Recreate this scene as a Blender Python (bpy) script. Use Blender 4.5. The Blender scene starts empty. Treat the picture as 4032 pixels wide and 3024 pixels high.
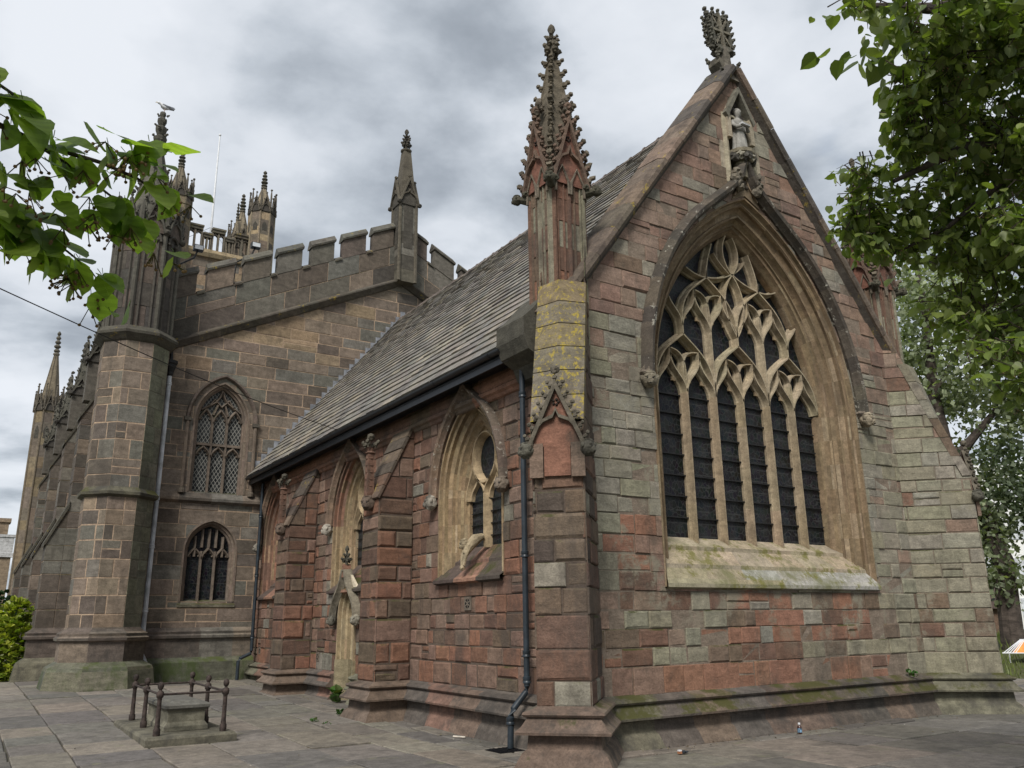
import bpy, bmesh, math, random
from mathutils import Vector, Matrix, noise
V3 = Vector
rnd = random.Random(7)
SC = bpy.context.scene

# ------------------------------------------------------------------ camera, sky, sun, exposure
cam_d = bpy.data.cameras.new('camera'); cam = bpy.data.objects.new('camera', cam_d)
SC.collection.objects.link(cam); SC.camera = cam
cam_d.sensor_width = 36.0; cam_d.lens = 3273.27 / 4032 * 36
cam_d.clip_start = 0.05; cam_d.clip_end = 2000
yaw, pit, rol = math.radians(32.9228), math.radians(15.8375), math.radians(-0.7274)
f_ = V3((math.sin(yaw) * math.cos(pit), math.cos(yaw) * math.cos(pit), math.sin(pit)))
r_ = V3((math.cos(yaw), -math.sin(yaw), 0)); u_ = r_.cross(f_)
c_, s_ = math.cos(rol), math.sin(rol)
rr, uu = c_ * r_ + s_ * u_, -s_ * r_ + c_ * u_
cam.matrix_world = Matrix(((rr.x, uu.x, -f_.x, 0), (rr.y, uu.y, -f_.y, 0), (rr.z, uu.z, -f_.z, 1.65), (0, 0, 0, 1)))

SUN = V3((-0.62, -0.55, 0.85)).normalized()
w = bpy.data.worlds.new('World'); SC.world = w; w.use_nodes = True
nt = w.node_tree; nt.nodes.clear()
def nd(t, **k):
    n = nt.nodes.new(t)
    for a, b in k.items():
        if a == 'inp':
            for i, v in b.items(): n.inputs[i].default_value = v
        else: setattr(n, a, b)
    return n
def lk(a, b): nt.links.new(a, b)
def mth(op, a, b=None, clamp=False):
    n = nd('ShaderNodeMath', operation=op, use_clamp=clamp)
    for i, x in enumerate((a, b)):
        if x is None: continue
        if isinstance(x, (int, float)): n.inputs[i].default_value = x
        else: lk(x, n.inputs[i])
    return n.outputs[0]
out = nd('ShaderNodeOutputWorld'); bg = nd('ShaderNodeBackground'); bg.inputs[1].default_value = 0.1
lk(bg.outputs[0], out.inputs[0])
sky = nd('ShaderNodeTexSky', sky_type='NISHITA', sun_disc=False)
sky.sun_elevation = math.asin(SUN.z); sky.sun_rotation = math.atan2(SUN.x, SUN.y)
tc = nd('ShaderNodeTexCoord'); sp = nd('ShaderNodeSeparateXYZ'); lk(tc.outputs['Generated'], sp.inputs[0])
zz = mth('ADD', mth('MAXIMUM', sp.outputs[2], 0.0), 0.16)
cb = nd('ShaderNodeCombineXYZ'); lk(mth('DIVIDE', sp.outputs[0], zz), cb.inputs[0]); lk(mth('DIVIDE', sp.outputs[1], zz), cb.inputs[1])
def nz(vec, scale, det, rough, off, dist=0.0):
    n = nd('ShaderNodeTexNoise', noise_dimensions='3D'); mp = nd('ShaderNodeMapping'); lk(vec, mp.inputs[0])
    mp.inputs[1].default_value = off
    lk(mp.outputs[0], n.inputs['Vector']); n.inputs['Scale'].default_value = scale; n.inputs['Detail'].default_value = det
    n.inputs['Roughness'].default_value = rough; n.inputs['Distortion'].default_value = dist
    return n.outputs['Fac']
n1 = nz(cb.outputs[0], 2.3, 10, 0.52, (3.1, 1.7, 0.0), 0.12)
n2 = nz(cb.outputs[0], 0.8, 4, 0.5, (8.3, 2.2, 0.0), 0.1)
def blob(d, r, amp):                      # a bank of cloud or a gap lying in one direction of the sky
    d = V3(d).normalized()
    n = nd('ShaderNodeVectorMath', operation='DISTANCE'); lk(tc.outputs['Generated'], n.inputs[0]); n.inputs[1].default_value = d
    m = nd('ShaderNodeMapRange', interpolation_type='SMOOTHSTEP'); lk(n.outputs['Value'], m.inputs[0])
    m.inputs[1].default_value = 0.0; m.inputs[2].default_value = r; m.inputs[3].default_value = amp; m.inputs[4].default_value = 0.0
    return m.outputs[0]
tot = mth('ADD', mth('MULTIPLY', n1, 1.65), mth('ADD', mth('SUBTRACT', mth('MULTIPLY', n2, 0.95), 0.74), mth('MULTIPLY', nz(cb.outputs[0], 5.5, 8, 0.55, (1.3, 9.1, 0.0), 0.3), 0.34)))
BLOBS = [((0.27, 0.74, 0.62), .22, -.17), ((0.18, 0.77, 0.61), .13, -.06), ((0.43, 0.66, 0.64), .24, -.13), ((0.03, 0.84, 0.56), .18, .03), ((0.10, 0.82, 0.57), .10, .03),
         ((0.33, 0.76, 0.58), .12, .08), ((0.39, 0.76, 0.52), .15, .07), ((0.0, 0.95, 0.28), .34, .20), ((0.12, 0.88, 0.45), .14, .06), ((0.45, 0.78, 0.45), .12, .05), ((0.70, 0.49, 0.52), .25, -.03), ((0.58, 0.60, 0.55), .10, .04)]
for b in BLOBS: tot = mth('ADD', tot, blob(*b))
tot = mth('ADD', mth('MULTIPLY', tot, 0.82), 0.10)
rp = nd('ShaderNodeValToRGB'); lk(tot, rp.inputs[0])
el = rp.color_ramp.elements
el[0].position = 0.42; el[0].color = (1.65, 1.84, 2.08, 1); el[1].position = 1.0; el[1].color = (4.6, 4.78, 5.05, 1)
for p, c in ((0.54, (2.15, 2.37, 2.65, 1)), (0.66, (3.0, 3.25, 3.56, 1)), (0.78, (3.9, 4.12, 4.42, 1))):
    e = el.new(p); e.color = c
n3 = nz(cb.outputs[0], 1.6, 5, 0.55, (21.3, 7.7, 0.0), 0.3)
gap = nd('ShaderNodeMapRange', interpolation_type='SMOOTHSTEP'); lk(n3, gap.inputs[0])
gap.inputs[1].default_value = 0.62; gap.inputs[2].default_value = 0.76; gap.inputs[3].default_value = 0.06; gap.inputs[4].default_value = 0.6
sk2 = nd('ShaderNodeVectorMath', operation='SCALE'); lk(sky.outputs[0], sk2.inputs[0]); sk2.inputs['Scale'].default_value = 0.75
mx = nd('ShaderNodeMix', data_type='RGBA'); lk(gap.outputs[0], mx.inputs[0]); lk(rp.outputs[0], mx.inputs[6]); lk(sk2.outputs[0], mx.inputs[7])
lk(mx.outputs[2], bg.inputs[0])
sl = bpy.data.lights.new('sun', 'SUN'); so = bpy.data.objects.new('sun', sl); SC.collection.objects.link(so)
sl.energy = 2.0; sl.angle = math.radians(18); sl.color = (1, 0.96, 0.9)
so.rotation_euler = SUN.to_track_quat('Z', 'Y').to_euler()
SC.view_settings.view_transform = 'Standard'; SC.view_settings.look = 'None'
SC.view_settings.exposure = 0.92; SC.view_settings.gamma = 1.0
SC.cycles.max_bounces = 6

# ------------------------------------------------------------------ mesh helpers
def link(o, parent=None):
    SC.collection.objects.link(o)
    if parent: o.parent = parent
    return o
def tag(o, label, cat, group=None):
    o['label'] = label; o['category'] = cat
    if group: o['group'] = group
    return o
def empty(name, loc=(0, 0, 0)):
    o = bpy.data.objects.new(name, None); o.location = loc; return link(o)
class MB:
    def __init__(s): s.v = []; s.f = []; s.c = []
    def face(s, pts, col=(0.5, 0.5, 0.5, 0.5)):
        i = len(s.v); s.v.extend([tuple(p) for p in pts]); s.f.append(tuple(range(i, i + len(pts)))); s.c.append(col)
    def add(s, vs, fs, col=(0.5, 0.5, 0.5, 0.5)):
        i = len(s.v); s.v.extend([tuple(p) for p in vs])
        for f in fs: s.f.append(tuple(i + k for k in f)); s.c.append(col)
    def box(s, a, b, col=(0.5, 0.5, 0.5, 0.5), M=None):
        (x0, y0, z0), (x1, y1, z1) = a, b
        vs = [V3(p) for p in ((x0, y0, z0), (x1, y0, z0), (x1, y1, z0), (x0, y1, z0), (x0, y0, z1), (x1, y0, z1), (x1, y1, z1), (x0, y1, z1))]
        if M: vs = [M @ p for p in vs]
        s.add(vs, ((0, 3, 2, 1), (4, 5, 6, 7), (0, 1, 5, 4), (1, 2, 6, 5), (2, 3, 7, 6), (3, 0, 4, 7)), col)
    def loft(s, rings, col=(0.5, 0.5, 0.5, 0.5), caps=True, closed=True):
        n = len(rings[0]); vs = [p for r in rings for p in r]; fs = []
        for k in range(len(rings) - 1):
            for j in range(n if closed else n - 1):
                a, b = k * n + j, k * n + (j + 1) % n
                fs.append((a, b, b + n, a + n))
        if caps: fs.append(tuple(range(n - 1, -1, -1))); fs.append(tuple((len(rings) - 1) * n + j for j in range(n)))
        s.add(vs, fs, col)
    def tube(s, pts, rads, n=8, col=(0.5, 0.5, 0.5, 0.5)):
        pts = [V3(p) for p in pts]; rings = []; up = V3((0.3, 0.2, 1)).normalized()
        if isinstance(rads, (int, float)): rads = [rads] * len(pts)
        for i, p in enumerate(pts):
            t = (pts[min(i + 1, len(pts) - 1)] - pts[max(i - 1, 0)]).normalized()
            a = t.cross(up)
            if a.length < 0.1: a = t.cross(V3((1, 0, 0)))
            a.normalize(); b = a.cross(t)
            rings.append([p + rads[i] * (math.cos(2 * math.pi * k / n) * a + math.sin(2 * math.pi * k / n) * b) for k in range(n)])
        s.loft(rings, col)
    def lathe(s, c, prof, n=16, col=(0.5, 0.5, 0.5, 0.5), rot=0.0, sx=1, sy=1):
        c = V3(c)
        s.loft([[c + V3((r * sx * math.cos(rot + 2 * math.pi * k / n), r * sy * math.sin(rot + 2 * math.pi * k / n), z)) for k in range(n)] for r, z in prof], col)
    def build(s, name, mat, parent=None, smooth=None, merge=False):
        me = bpy.data.meshes.new(name); me.from_pydata(s.v, [], s.f)
        at = me.color_attributes.new('bc', 'FLOAT_COLOR', 'CORNER')
        buf = []
        for f, c in zip(s.f, s.c): buf.extend(list(c) * len(f))
        at.data.foreach_set('color', buf)
        if merge or smooth:
            bm = bmesh.new(); bm.from_mesh(me); bmesh.ops.remove_doubles(bm, verts=bm.verts, dist=1e-4); 
            bmesh.ops.recalc_face_normals(bm, faces=bm.faces); bm.to_mesh(me); bm.free()
        me.materials.append(mat)
        if smooth:
            me.polygons.foreach_set('use_smooth', [True] * len(me.polygons)); me.set_sharp_from_angle(angle=math.radians(smooth))
        return link(bpy.data.objects.new(name, me), parent)
class Fr:                                  # a wall frame: u to the right, v up, w out of the wall
    def __init__(s, O, U, N): s.O, s.U, s.N = V3(O), V3(U).normalized(), V3(N).normalized(); s.V = V3((0, 0, 1))
    def p(s, u, v, w=0): return s.O + s.U * u + s.V * v + s.N * w
def clip(poly, a, b):                      # keep what lies left of a->b
    o = []; ex, ey = b[0] - a[0], b[1] - a[1]
    d = [ex * (p[1] - a[1]) - ey * (p[0] - a[0]) for p in poly]
    for i, p in enumerate(poly):
        q = poly[(i + 1) % len(poly)]; dp, dq = d[i], d[(i + 1) % len(poly)]
        if dp >= 0: o.append(p)
        if (dp > 0 > dq) or (dp < 0 < dq):
            t = dp / (dp - dq); o.append((p[0] + t * (q[0] - p[0]), p[1] + t * (q[1] - p[1])))
    return o if len(o) > 2 else []
def area(p): return abs(sum(p[i][0] * p[(i + 1) % len(p)][1] - p[(i + 1) % len(p)][0] * p[i][1] for i in range(len(p)))) / 2
def inter(poly, conv):
    for i in range(len(conv)):
        if not poly: return []
        poly = clip(poly, conv[i], conv[(i + 1) % len(conv)])
    return poly
def subtract(poly, conv):
    us = [p[0] for p in poly]; vs = [p[1] for p in poly]; cu = [p[0] for p in conv]; cv = [p[1] for p in conv]
    if max(us) <= min(cu) or min(us) >= max(cu) or max(vs) <= min(cv) or min(vs) >= max(cv): return [poly]
    if not inter(poly, conv): return [poly]
    res = []; cur = poly
    for i in range(len(conv)):
        a, b = conv[i], conv[(i + 1) % len(conv)]
        o = clip(cur, b, a)
        if o and area(o) > 1e-5: res.append(o)
        cur = clip(cur, a, b)
        if not cur: break
    return res
def rects(poly, holes):
    out = [poly]
    for h in holes: out = [q for p in out for q in subtract(p, h)]
    return out
def courses(z0, z1, lo, hi, r, first=()):
    z = [z0]
    for h in first: z.append(z[-1] + h)
    while z[-1] < z1: z.append(z[-1] + r.uniform(lo, hi))
    return z
def blocks(mb, fr, outline, holes, zs, colf, mortar, seed, lr=(0.3, 0.6), joint=0.010, relief=0.008, bev=(0.004, 0.016), back=0.012, mb_m=None):
    r = random.Random(seed); mm = mb_m or mb
    us = [p[0] for p in outline]; vs = [p[1] for p in outline]; u0, u1 = min(us), max(us)
    for q in rects(outline, holes): mm.face([fr.p(a, b, -back) for a, b in q], mortar)
    for k in range(len(zs) - 1):
        a, b = zs[k], zs[k + 1]
        if b <= min(vs) or a >= max(vs): continue
        u = u0 - r.uniform(0, lr[0])
        while u < u1:
            L = r.uniform(*lr) * (1.25 if b - a > 0.3 else 1.0)
            if u1 - (u + L) < lr[0] * 0.45: L = u1 - u + 0.001
            parts = [(a, b)]
            if r.random() < 0.06 and b - a > 0.2: m = a + (b - a) * r.uniform(.4, .6); parts = [(a, m), (m, b)]
            for (pa, pb) in parts:
                j = joint * r.uniform(.6, 1.3) / 2
                rect = [(max(u + j, u0), pa + j), (min(u + L - j, u1), pa + j), (min(u + L - j, u1), pb - j), (max(u + j, u0), pb - j)]
                if rect[1][0] - rect[0][0] < 0.02: continue
                pc = inter(rect, outline)
                if not pc: continue
                pcs = rects(pc, holes)
                cx = (rect[0][0] + rect[1][0]) / 2; cy = (pa + pb) / 2
                col = colf(cx, cy, r); of = r.uniform(-relief, relief)
                full = len(pcs) == 1 and len(pcs[0]) == 4 and abs(area(pcs[0]) - area(rect)) < 1e-6
                if full:
                    e = r.uniform(*bev); e2 = e * r.uniform(.5, 1.0)
                    jt = lambda: r.uniform(-e * .5, e * .5)
                    q0 = pcs[0]; cxx, cyy = cx, cy
                    inn = [(p[0] + (e if p[0] < cx else -e) + jt() * .6, p[1] + (e if p[1] < cy else -e) + jt() * .6) for p in q0]
                    vb = [fr.p(p[0], p[1], -back) for p in q0] + [fr.p(p[0], p[1], of - e2) for p in q0] + [fr.p(p[0], p[1], of + jt() * .35) for p in inn]
                    fs = [(8, 9, 10, 11)] + [(i, (i + 1) % 4, 4 + (i + 1) % 4, 4 + i) for i in range(4)] + [(4 + i, 4 + (i + 1) % 4, 8 + (i + 1) % 4, 8 + i) for i in range(4)]
                    mb.add(vb, fs, col)
                else:
                    for q in pcs:
                        n = len(q)
                        vb = [fr.p(p[0], p[1], -back) for p in q] + [fr.p(p[0], p[1], of) for p in q]
                        mb.add(vb, [tuple(range(n, 2 * n))] + [(i, (i + 1) % n, n + (i + 1) % n, n + i) for i in range(n)], col)
            u += L
def offset_path(pts, d, closed=False):     # plan path offset to the right of its direction
    n = len(pts); o = []
    for i in range(n):
        p = V3((*pts[i], 0))
        pa = V3((*pts[i - 1], 0)) if (i > 0 or closed) else None
        pb = V3((*pts[(i + 1) % n], 0)) if (i < n - 1 or closed) else None
        e1 = (p - pa).normalized() if pa else (pb - p).normalized(); e2 = (pb - p).normalized() if pb else e1
        n1 = V3((e1.y, -e1.x, 0)); n2 = V3((e2.y, -e2.x, 0)); m = (n1 + n2)
        m = m / max(m.length_squared / 2, 0.15)
        o.append((p.x + m.x * d, p.y + m.y * d))
    return o
def run_profile(mb, pts, prof, col, closed=False, seg=None):
    # prof: (out, z) pairs swept along a plan path
    rows = [[(x, y, z) for x, y in offset_path(pts, d, closed)] for d, z in prof]
    n = len(pts)
    for k in range(len(prof) - 1):
        for i in (range(n if closed else n - 1) if seg is None else seg):
            a, b = V3(rows[k][i]), V3(rows[k][(i + 1) % n]); c, d = V3(rows[k + 1][(i + 1) % n]), V3(rows[k + 1][i])
            L = (b - a).length; m = max(1, int(L / 0.7)); rg = random.Random(i * 31 + 5 + int(prof[0][1] * 77)); 
            for q in range(m):
                cc = col(rg) if callable(col) else col
                t0, t1 = q / m, (q + 1) / m
                mb.face((a.lerp(b, t0), a.lerp(b, t1), d.lerp(c, t1), d.lerp(c, t0)), cc)
def cap_profile(mb, pts, prof, col, ends=((0, False),)):
    for i, rev in ends:
        f = [(*offset_path(pts, d)[i], z) for d, z in prof] + [(*pts[i], prof[-1][1]), (*pts[i], prof[0][1])]
        mb.face(f[::-1] if rev else f, col)
def arch_pts(a, R, sp, d, n=14, base=None):
    cu = R - a; r = R - d; tm = math.acos(max(-1, min(1, cu / r)))
    L = [(cu - r * math.cos(tm * i / n), sp + r * math.sin(tm * i / n)) for i in range(n + 1)]
    L[-1] = (0.0, L[-1][1])
    path = L + [(-x, y) for x, y in reversed(L[:-1])]
    if base is not None: path = [(path[0][0], base)] + path + [(path[-1][0], base)]
    return path
def arch_hole(cu, a, R, sp, base, n=12):
    p = arch_pts(a, R, sp, 0, n, base)
    return [(cu + x, y) for x, y in reversed(p)]      # counter-clockwise
def moulding(mb, fr, cu, a, R, sp, base, prof, colf, n=14):
    P = [arch_pts(a, R, sp, d, n, base) for d, w in prof]
    for k in range(len(prof) - 1):
        for i in range(len(P[0]) - 1):
            q = [fr.p(cu + P[k][i][0], P[k][i][1], -prof[k][1]), fr.p(cu + P[k][i + 1][0], P[k][i + 1][1], -prof[k][1]),
                 fr.p(cu + P[k + 1][i + 1][0], P[k + 1][i + 1][1], -prof[k + 1][1]), fr.p(cu + P[k + 1][i][0], P[k + 1][i][1], -prof[k + 1][1])]
            if i == 0 or i == len(P[0]) - 2:          # split the jambs into stones
                m = max(1, int(abs(P[k][i + 1][1] - P[k][i][1]) / 0.42))
                for s in range(m):
                    t0, t1 = s / m, (s + 1) / m
                    mb.face((q[0].lerp(q[1], t0), q[0].lerp(q[1], t1), q[3].lerp(q[2], t1), q[3].lerp(q[2], t0)), colf(k, i * 7 + s, P[k][0][1] + 0))
            else: mb.face(q, colf(k, i // 2 + 40, 0))
def sweep2d(mb, fr, pts, prof, col, closed=False):
    # prof: (s sideways, w outwards) swept along a curve in the wall plane
    n = len(pts); rings = []
    for i in range(n):
        a = pts[i - 1] if (i > 0 or closed) else pts[i]; b = pts[(i + 1) % n] if (i < n - 1 or closed) else pts[i]
        tx, ty = b[0] - a[0], b[1] - a[1]; l = math.hypot(tx, ty) or 1; nx, ny = ty / l, -tx / l
        rings.append([fr.p(pts[i][0] + nx * s, pts[i][1] + ny * s, w) for s, w in prof])
    if closed: rings.append(rings[0])
    m = len(prof)
    for i in range(len(rings) - 1):
        c = col(i) if callable(col) else col
        for k in range(m - 1): mb.face((rings[i][k], rings[i][k + 1], rings[i + 1][k + 1], rings[i + 1][k]), c)
    if not closed:
        c = col(0) if callable(col) else col
        mb.face(rings[0], c); mb.face(list(reversed(rings[-1])), c)
def bez(p0, p1, p2, p3, n=10):
    o = []
    for i in range(n + 1):
        t = i / n; s = 1 - t
        o.append(tuple(s ** 3 * p0[k] + 3 * s * s * t * p1[k] + 3 * s * t * t * p2[k] + t ** 3 * p3[k] for k in (0, 1)))
    return o
def lump(mb, c, r, col, seed=0, sq=(1, 1, 1), amp=0.35, sub=2, freq=2.2):
    bm = bmesh.new(); bmesh.ops.create_icosphere(bm, subdivisions=sub, radius=1)
    vs = []
    for v in bm.verts:
        k = 1 + amp * noise.noise(v.co * freq + V3((seed * 7.3, seed * 3.1, 0)))
        vs.append(V3(c) + V3((v.co.x * sq[0], v.co.y * sq[1], v.co.z * sq[2])) * r * k)
    fs = [[v.index for v in f.verts] for f in bm.faces]; bm.free()
    mb.add(vs, fs, col)
def crocket(mb, p, o, r, col):              # a curled leaf of stone growing outwards along o
    p, o = V3(p), V3(o).normalized()
    lump(mb, p + o * r * .5, r * .62, col, seed=p.x * 3 + p.z, amp=.5, sub=1)
    lump(mb, p + o * r * 1.05 + V3((0, 0, r * .5)), r * .5, col, seed=p.y * 5 + p.z, amp=.6, sub=1)
    lump(mb, p + o * r * .55 + V3((0, 0, -r * .55)), r * .3, col, seed=p.z, amp=.3, sub=1)

# ------------------------------------------------------------------ materials
def mat(name):
    m = bpy.data.materials.new(name); m.use_nodes = True; t = m.node_tree
    return m, t, t.nodes['Principled BSDF']
class NT:
    def __init__(s, t): s.t = t
    def n(s, ty, inp=None, **k):
        n = s.t.nodes.new(ty)
        for a, b in k.items(): setattr(n, a, b)
        for i, v in (inp or {}).items():
            if hasattr(v, 'links') or isinstance(v, bpy.types.NodeSocket): s.t.links.new(v, n.inputs[i])
            else: n.inputs[i].default_value = v
        return n
    def math(s, op, a, b=0.0, c=None, clamp=False):
        d = {0: a, 1: b}
        if c is not None: d[2] = c
        return s.n('ShaderNodeMath', d, operation=op, use_clamp=clamp).outputs[0]
    def noise(s, vec, scale, detail=5, rough=.6, dim='3D', w=None):
        d = {'Vector': vec, 'Scale': scale, 'Detail': detail, 'Roughness': rough}
        if w is not None: d['W'] = w
        return s.n('ShaderNodeTexNoise', d, noise_dimensions=dim).outputs['Fac']
    def rng(s, v, a, b, c=0.0, d=1.0): return s.n('ShaderNodeMapRange', {0: v, 1: a, 2: b, 3: c, 4: d}, interpolation_type='SMOOTHSTEP').outputs[0]
    def mix(s, f, a, b, mode='MIX'):
        return s.n('ShaderNodeMix', {0: f, 6: a, 7: b}, data_type='RGBA', blend_type=mode).outputs[2]
    def scale(s, v, k): return s.n('ShaderNodeVectorMath', {0: v, 1: k}, operation='MULTIPLY').outputs[0]
def stone_mat(name, base=None, lam=0.45, stain=(0.055, 0.05, 0.045), stain_amt=0.5, lichen=None, lich_rng=(.58, .66), lich_scale=5.0, moss=None, moss_rng=(.5, .62), bump=0.5, gscale=1.0, rough=.92, lichen_up=False, moss_z=None, lich_zmax=None, lich_zmin=None):
    m, t, b = mat(name); q = NT(t)
    geo = q.n('ShaderNodeNewGeometry'); pos = geo.outputs['Position']; nrm = geo.outputs['Normal']
    at = q.n('ShaderNodeAttribute', attribute_name='bc')
    alpha = q.math('MULTIPLY', at.outputs['Alpha'], 37.0)
    off = q.n('ShaderNodeVectorMath', {0: pos, 1: q.n('ShaderNodeCombineXYZ', {0: alpha, 1: alpha, 2: alpha}).outputs[0]}, operation='ADD').outputs[0]
    n_big = q.noise(off, 1.7 * gscale, 6, .65)
    n_lam = q.noise(q.scale(off, (1.3, 1.3, 5.0)), 2.0 * gscale, 4, .6)
    n_fine = q.noise(pos, 38.0, 5, .7)
    n_mid = q.noise(off, 7.0 * gscale, 6, .7)
    k = q.math('MULTIPLY_ADD', q.rng(n_lam, .3, .7), lam, 1 - lam * .55)
    k = q.math('MULTIPLY', k, q.math('MULTIPLY_ADD', q.rng(n_mid, .25, .75), .5, .75))
    k = q.math('MULTIPLY', k, q.math('MULTIPLY_ADD', q.rng(n_fine, .2, .8), .5, .75))
    col = at.outputs['Color'] if base is None else q.n('ShaderNodeRGB').outputs[0]
    if base is not None: col.default_value = (*base, 1)
    kc = q.n('ShaderNodeCombineXYZ', {0: k, 1: k, 2: k}).outputs[0]
    col = q.mix(1.0, col, kc, 'MULTIPLY')
    n_st = q.noise(q.scale(pos, (1, 1, .55)), 1.35, 8, .7)
    st = q.math('MULTIPLY', q.rng(n_st, .5, .68), stain_amt)
    st2 = q.math('MULTIPLY', q.rng(n_big, .56, .7), stain_amt * .8)
    n_s3 = q.noise(q.scale(pos, (2.6, 2.6, .8)), 1.6, 7, .65)
    st3 = q.math('MULTIPLY', q.rng(n_s3, .54, .70), stain_amt * .75)
    col = q.mix(q.math('MAXIMUM', q.math('MAXIMUM', st, st2), st3), col, (*stain, 1))
    if lichen:
        l1 = q.rng(q.noise(pos, lich_scale, 9, .75), *lich_rng)
        if lichen_up:
            sz = q.n('ShaderNodeSeparateXYZ', {0: nrm}).outputs[2]
            l1 = q.math('MULTIPLY', l1, q.rng(sz, -.1, .5))
        if lich_zmin: l1 = q.math('MULTIPLY', l1, q.rng(q.math('ADD', q.n('ShaderNodeSeparateXYZ', {0: pos}).outputs[2], q.math('MULTIPLY', q.n('ShaderNodeSeparateXYZ', {0: pos}).outputs[0], .12)), lich_zmin - .3, lich_zmin + .5))
        if lich_zmax: l1 = q.math('MULTIPLY', l1, q.rng(q.math('ADD', q.n('ShaderNodeSeparateXYZ', {0: pos}).outputs[2], q.math('MULTIPLY', n_big, 1.5)), lich_zmax - .4, lich_zmax + 1.2, 1.0, 0.0))
        col = q.mix(q.math('MULTIPLY', l1, .85), col, (*lichen, 1))
    if moss:
        sz = q.n('ShaderNodeSeparateXYZ', {0: nrm}).outputs[2]
        m1 = q.math('MULTIPLY', q.rng(q.noise(pos, 1.1, 9, .72), *moss_rng), q.rng(sz, .12, .5))
        if moss_z is not None: m1 = q.math('MULTIPLY', m1, q.rng(q.n('ShaderNodeSeparateXYZ', {0: pos}).outputs[2], moss_z - .05, moss_z + .03))
        col = q.mix(q.math('MULTIPLY', m1, .9), col, (*moss, 1))
    t.links.new(col, b.inputs['Base Color']); b.inputs['Roughness'].default_value = rough; b.inputs['Specular IOR Level'].default_value = .25
    h = q.math('ADD', q.math('MULTIPLY', n_mid, .6), q.math('MULTIPLY', n_fine, .35)); h = q.math('ADD', h, q.math('MULTIPLY', n_lam, .5))
    bp = q.n('ShaderNodeBump', {'Height': h, 'Strength': bump, 'Distance': .03}); t.links.new(bp.outputs[0], b.inputs['Normal'])
    return m
def plain(name, col, rough=.6, metal=0, spec=.5, var=.25, sc=8.0, bump=0.0):
    m, t, b = mat(name); q = NT(t); pos = q.n('ShaderNodeNewGeometry').outputs['Position']
    n = q.noise(pos, sc, 5, .6); c2 = tuple(x * (1 - var) for x in col); c3 = tuple(min(1, x * (1 + var)) for x in col)
    t.links.new(q.mix(q.rng(n, .3, .7), (*c2, 1), (*c3, 1)), b.inputs['Base Color'])
    b.inputs['Roughness'].default_value = rough; b.inputs['Metallic'].default_value = metal; b.inputs['Specular IOR Level'].default_value = spec
    if bump: t.links.new(q.n('ShaderNodeBump', {'Height': n, 'Strength': bump, 'Distance': .02}).outputs[0], b.inputs['Normal'])
    return m
def leaf_mat(name, trans=.35, gloss=.35):
    m, t, b = mat(name); q = NT(t); at = q.n('ShaderNodeAttribute', attribute_name='bc')
    t.links.new(at.outputs['Color'], b.inputs['Base Color']); b.inputs['Roughness'].default_value = .45; b.inputs['Specular IOR Level'].default_value = gloss
    tr = q.n('ShaderNodeBsdfTranslucent'); c2 = q.mix(1.0, at.outputs['Color'], (1.5, 1.75, .55, 1), 'MULTIPLY'); t.links.new(c2, tr.inputs[0])
    mx = q.n('ShaderNodeMixShader', {0: trans, 1: b.outputs[0], 2: tr.outputs[0]})
    t.links.new(mx.outputs[0], t.nodes['Material Output'].inputs[0]); return m
M = {}
M['chancel'] = stone_mat('chancel_sandstone', lam=.24, stain=(.06, .05, .043), stain_amt=.62, moss=(.045, .05, .012), bump=.8)
M['gable'] = stone_mat('gable_sandstone', lam=.24, stain=(.07, .062, .05), stain_amt=.55, lichen=(.215, .198, .148), lich_rng=(.50, .60), lich_scale=1.5, lich_zmax=6.2, lich_zmin=2.6, moss=(.045, .05, .012), bump=.85)
M['nave'] = stone_mat('nave_sandstone', lam=.26, stain=(.05, .043, .036), stain_amt=.5, moss=(.04, .045, .015))
M['plinth'] = stone_mat('plinth_sandstone', lam=.4, stain=(.045, .042, .038), stain_amt=.75, moss=(.055, .055, .014), moss_rng=(.46, .56), moss_z=.38)
M['plinth_dry'] = stone_mat('plinth_sandstone_dry', lam=.4, stain=(.045, .042, .038), stain_amt=.75, moss=(.05, .055, .02), moss_rng=(.62, .7))
M['green_base'] = stone_mat('algae_stone', lam=.4, stain=(.05, .07, .02), stain_amt=.85, moss=(.06, .075, .02), moss_rng=(.5, .62))
M['buff'] = stone_mat('buff_limestone', lam=.25, stain=(.10, .075, .05), stain_amt=.55, bump=.3)
M['carved'] = stone_mat('weathered_carving', lam=.3, stain=(.04, .037, .03), stain_amt=.8, lichen=(.30, .30, .24), lich_rng=(.62, .72), lich_scale=9, lichen_up=True, bump=.8)
M['coping'] = stone_mat('lichened_coping', lam=.3, stain=(.05, .04, .035), stain_amt=.7, lichen=(.34, .25, .04), lich_rng=(.58, .66), lich_scale=3.2, bump=.8)
M['lichen'] = stone_mat('yellow_lichen_stone', lam=.3, stain=(.10, .075, .05), stain_amt=.5, lichen=(.34, .26, .04), lich_rng=(.52, .60), lich_scale=13.0, bump=.7)
M['hood'] = stone_mat('hood_stone', lam=.2, stain=(.05, .042, .035), stain_amt=.8, lichen=(.42, .40, .34), lich_rng=(.57, .65), lich_scale=7, bump=.7)
M['sill'] = stone_mat('sill_stone', lam=.2, stain=(.13, .13, .06), stain_amt=.85, lichen=(.13, .125, .03), lich_rng=(.52, .62), lich_scale=3.0, bump=.4)
M['slate'] = stone_mat('stone_slate', lam=.3, stain=(.06, .055, .05), stain_amt=.35, lichen=(.30, .27, .2), lich_rng=(.6, .72), lich_scale=4, bump=.3, rough=.75)
M['paving'] = stone_mat('york_stone_paving', lam=.15, stain=(.065, .06, .055), stain_amt=.6, lichen=(.16, .155, .10), lich_rng=(.56, .7), lich_scale=2.0, bump=.35, rough=.85)
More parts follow.
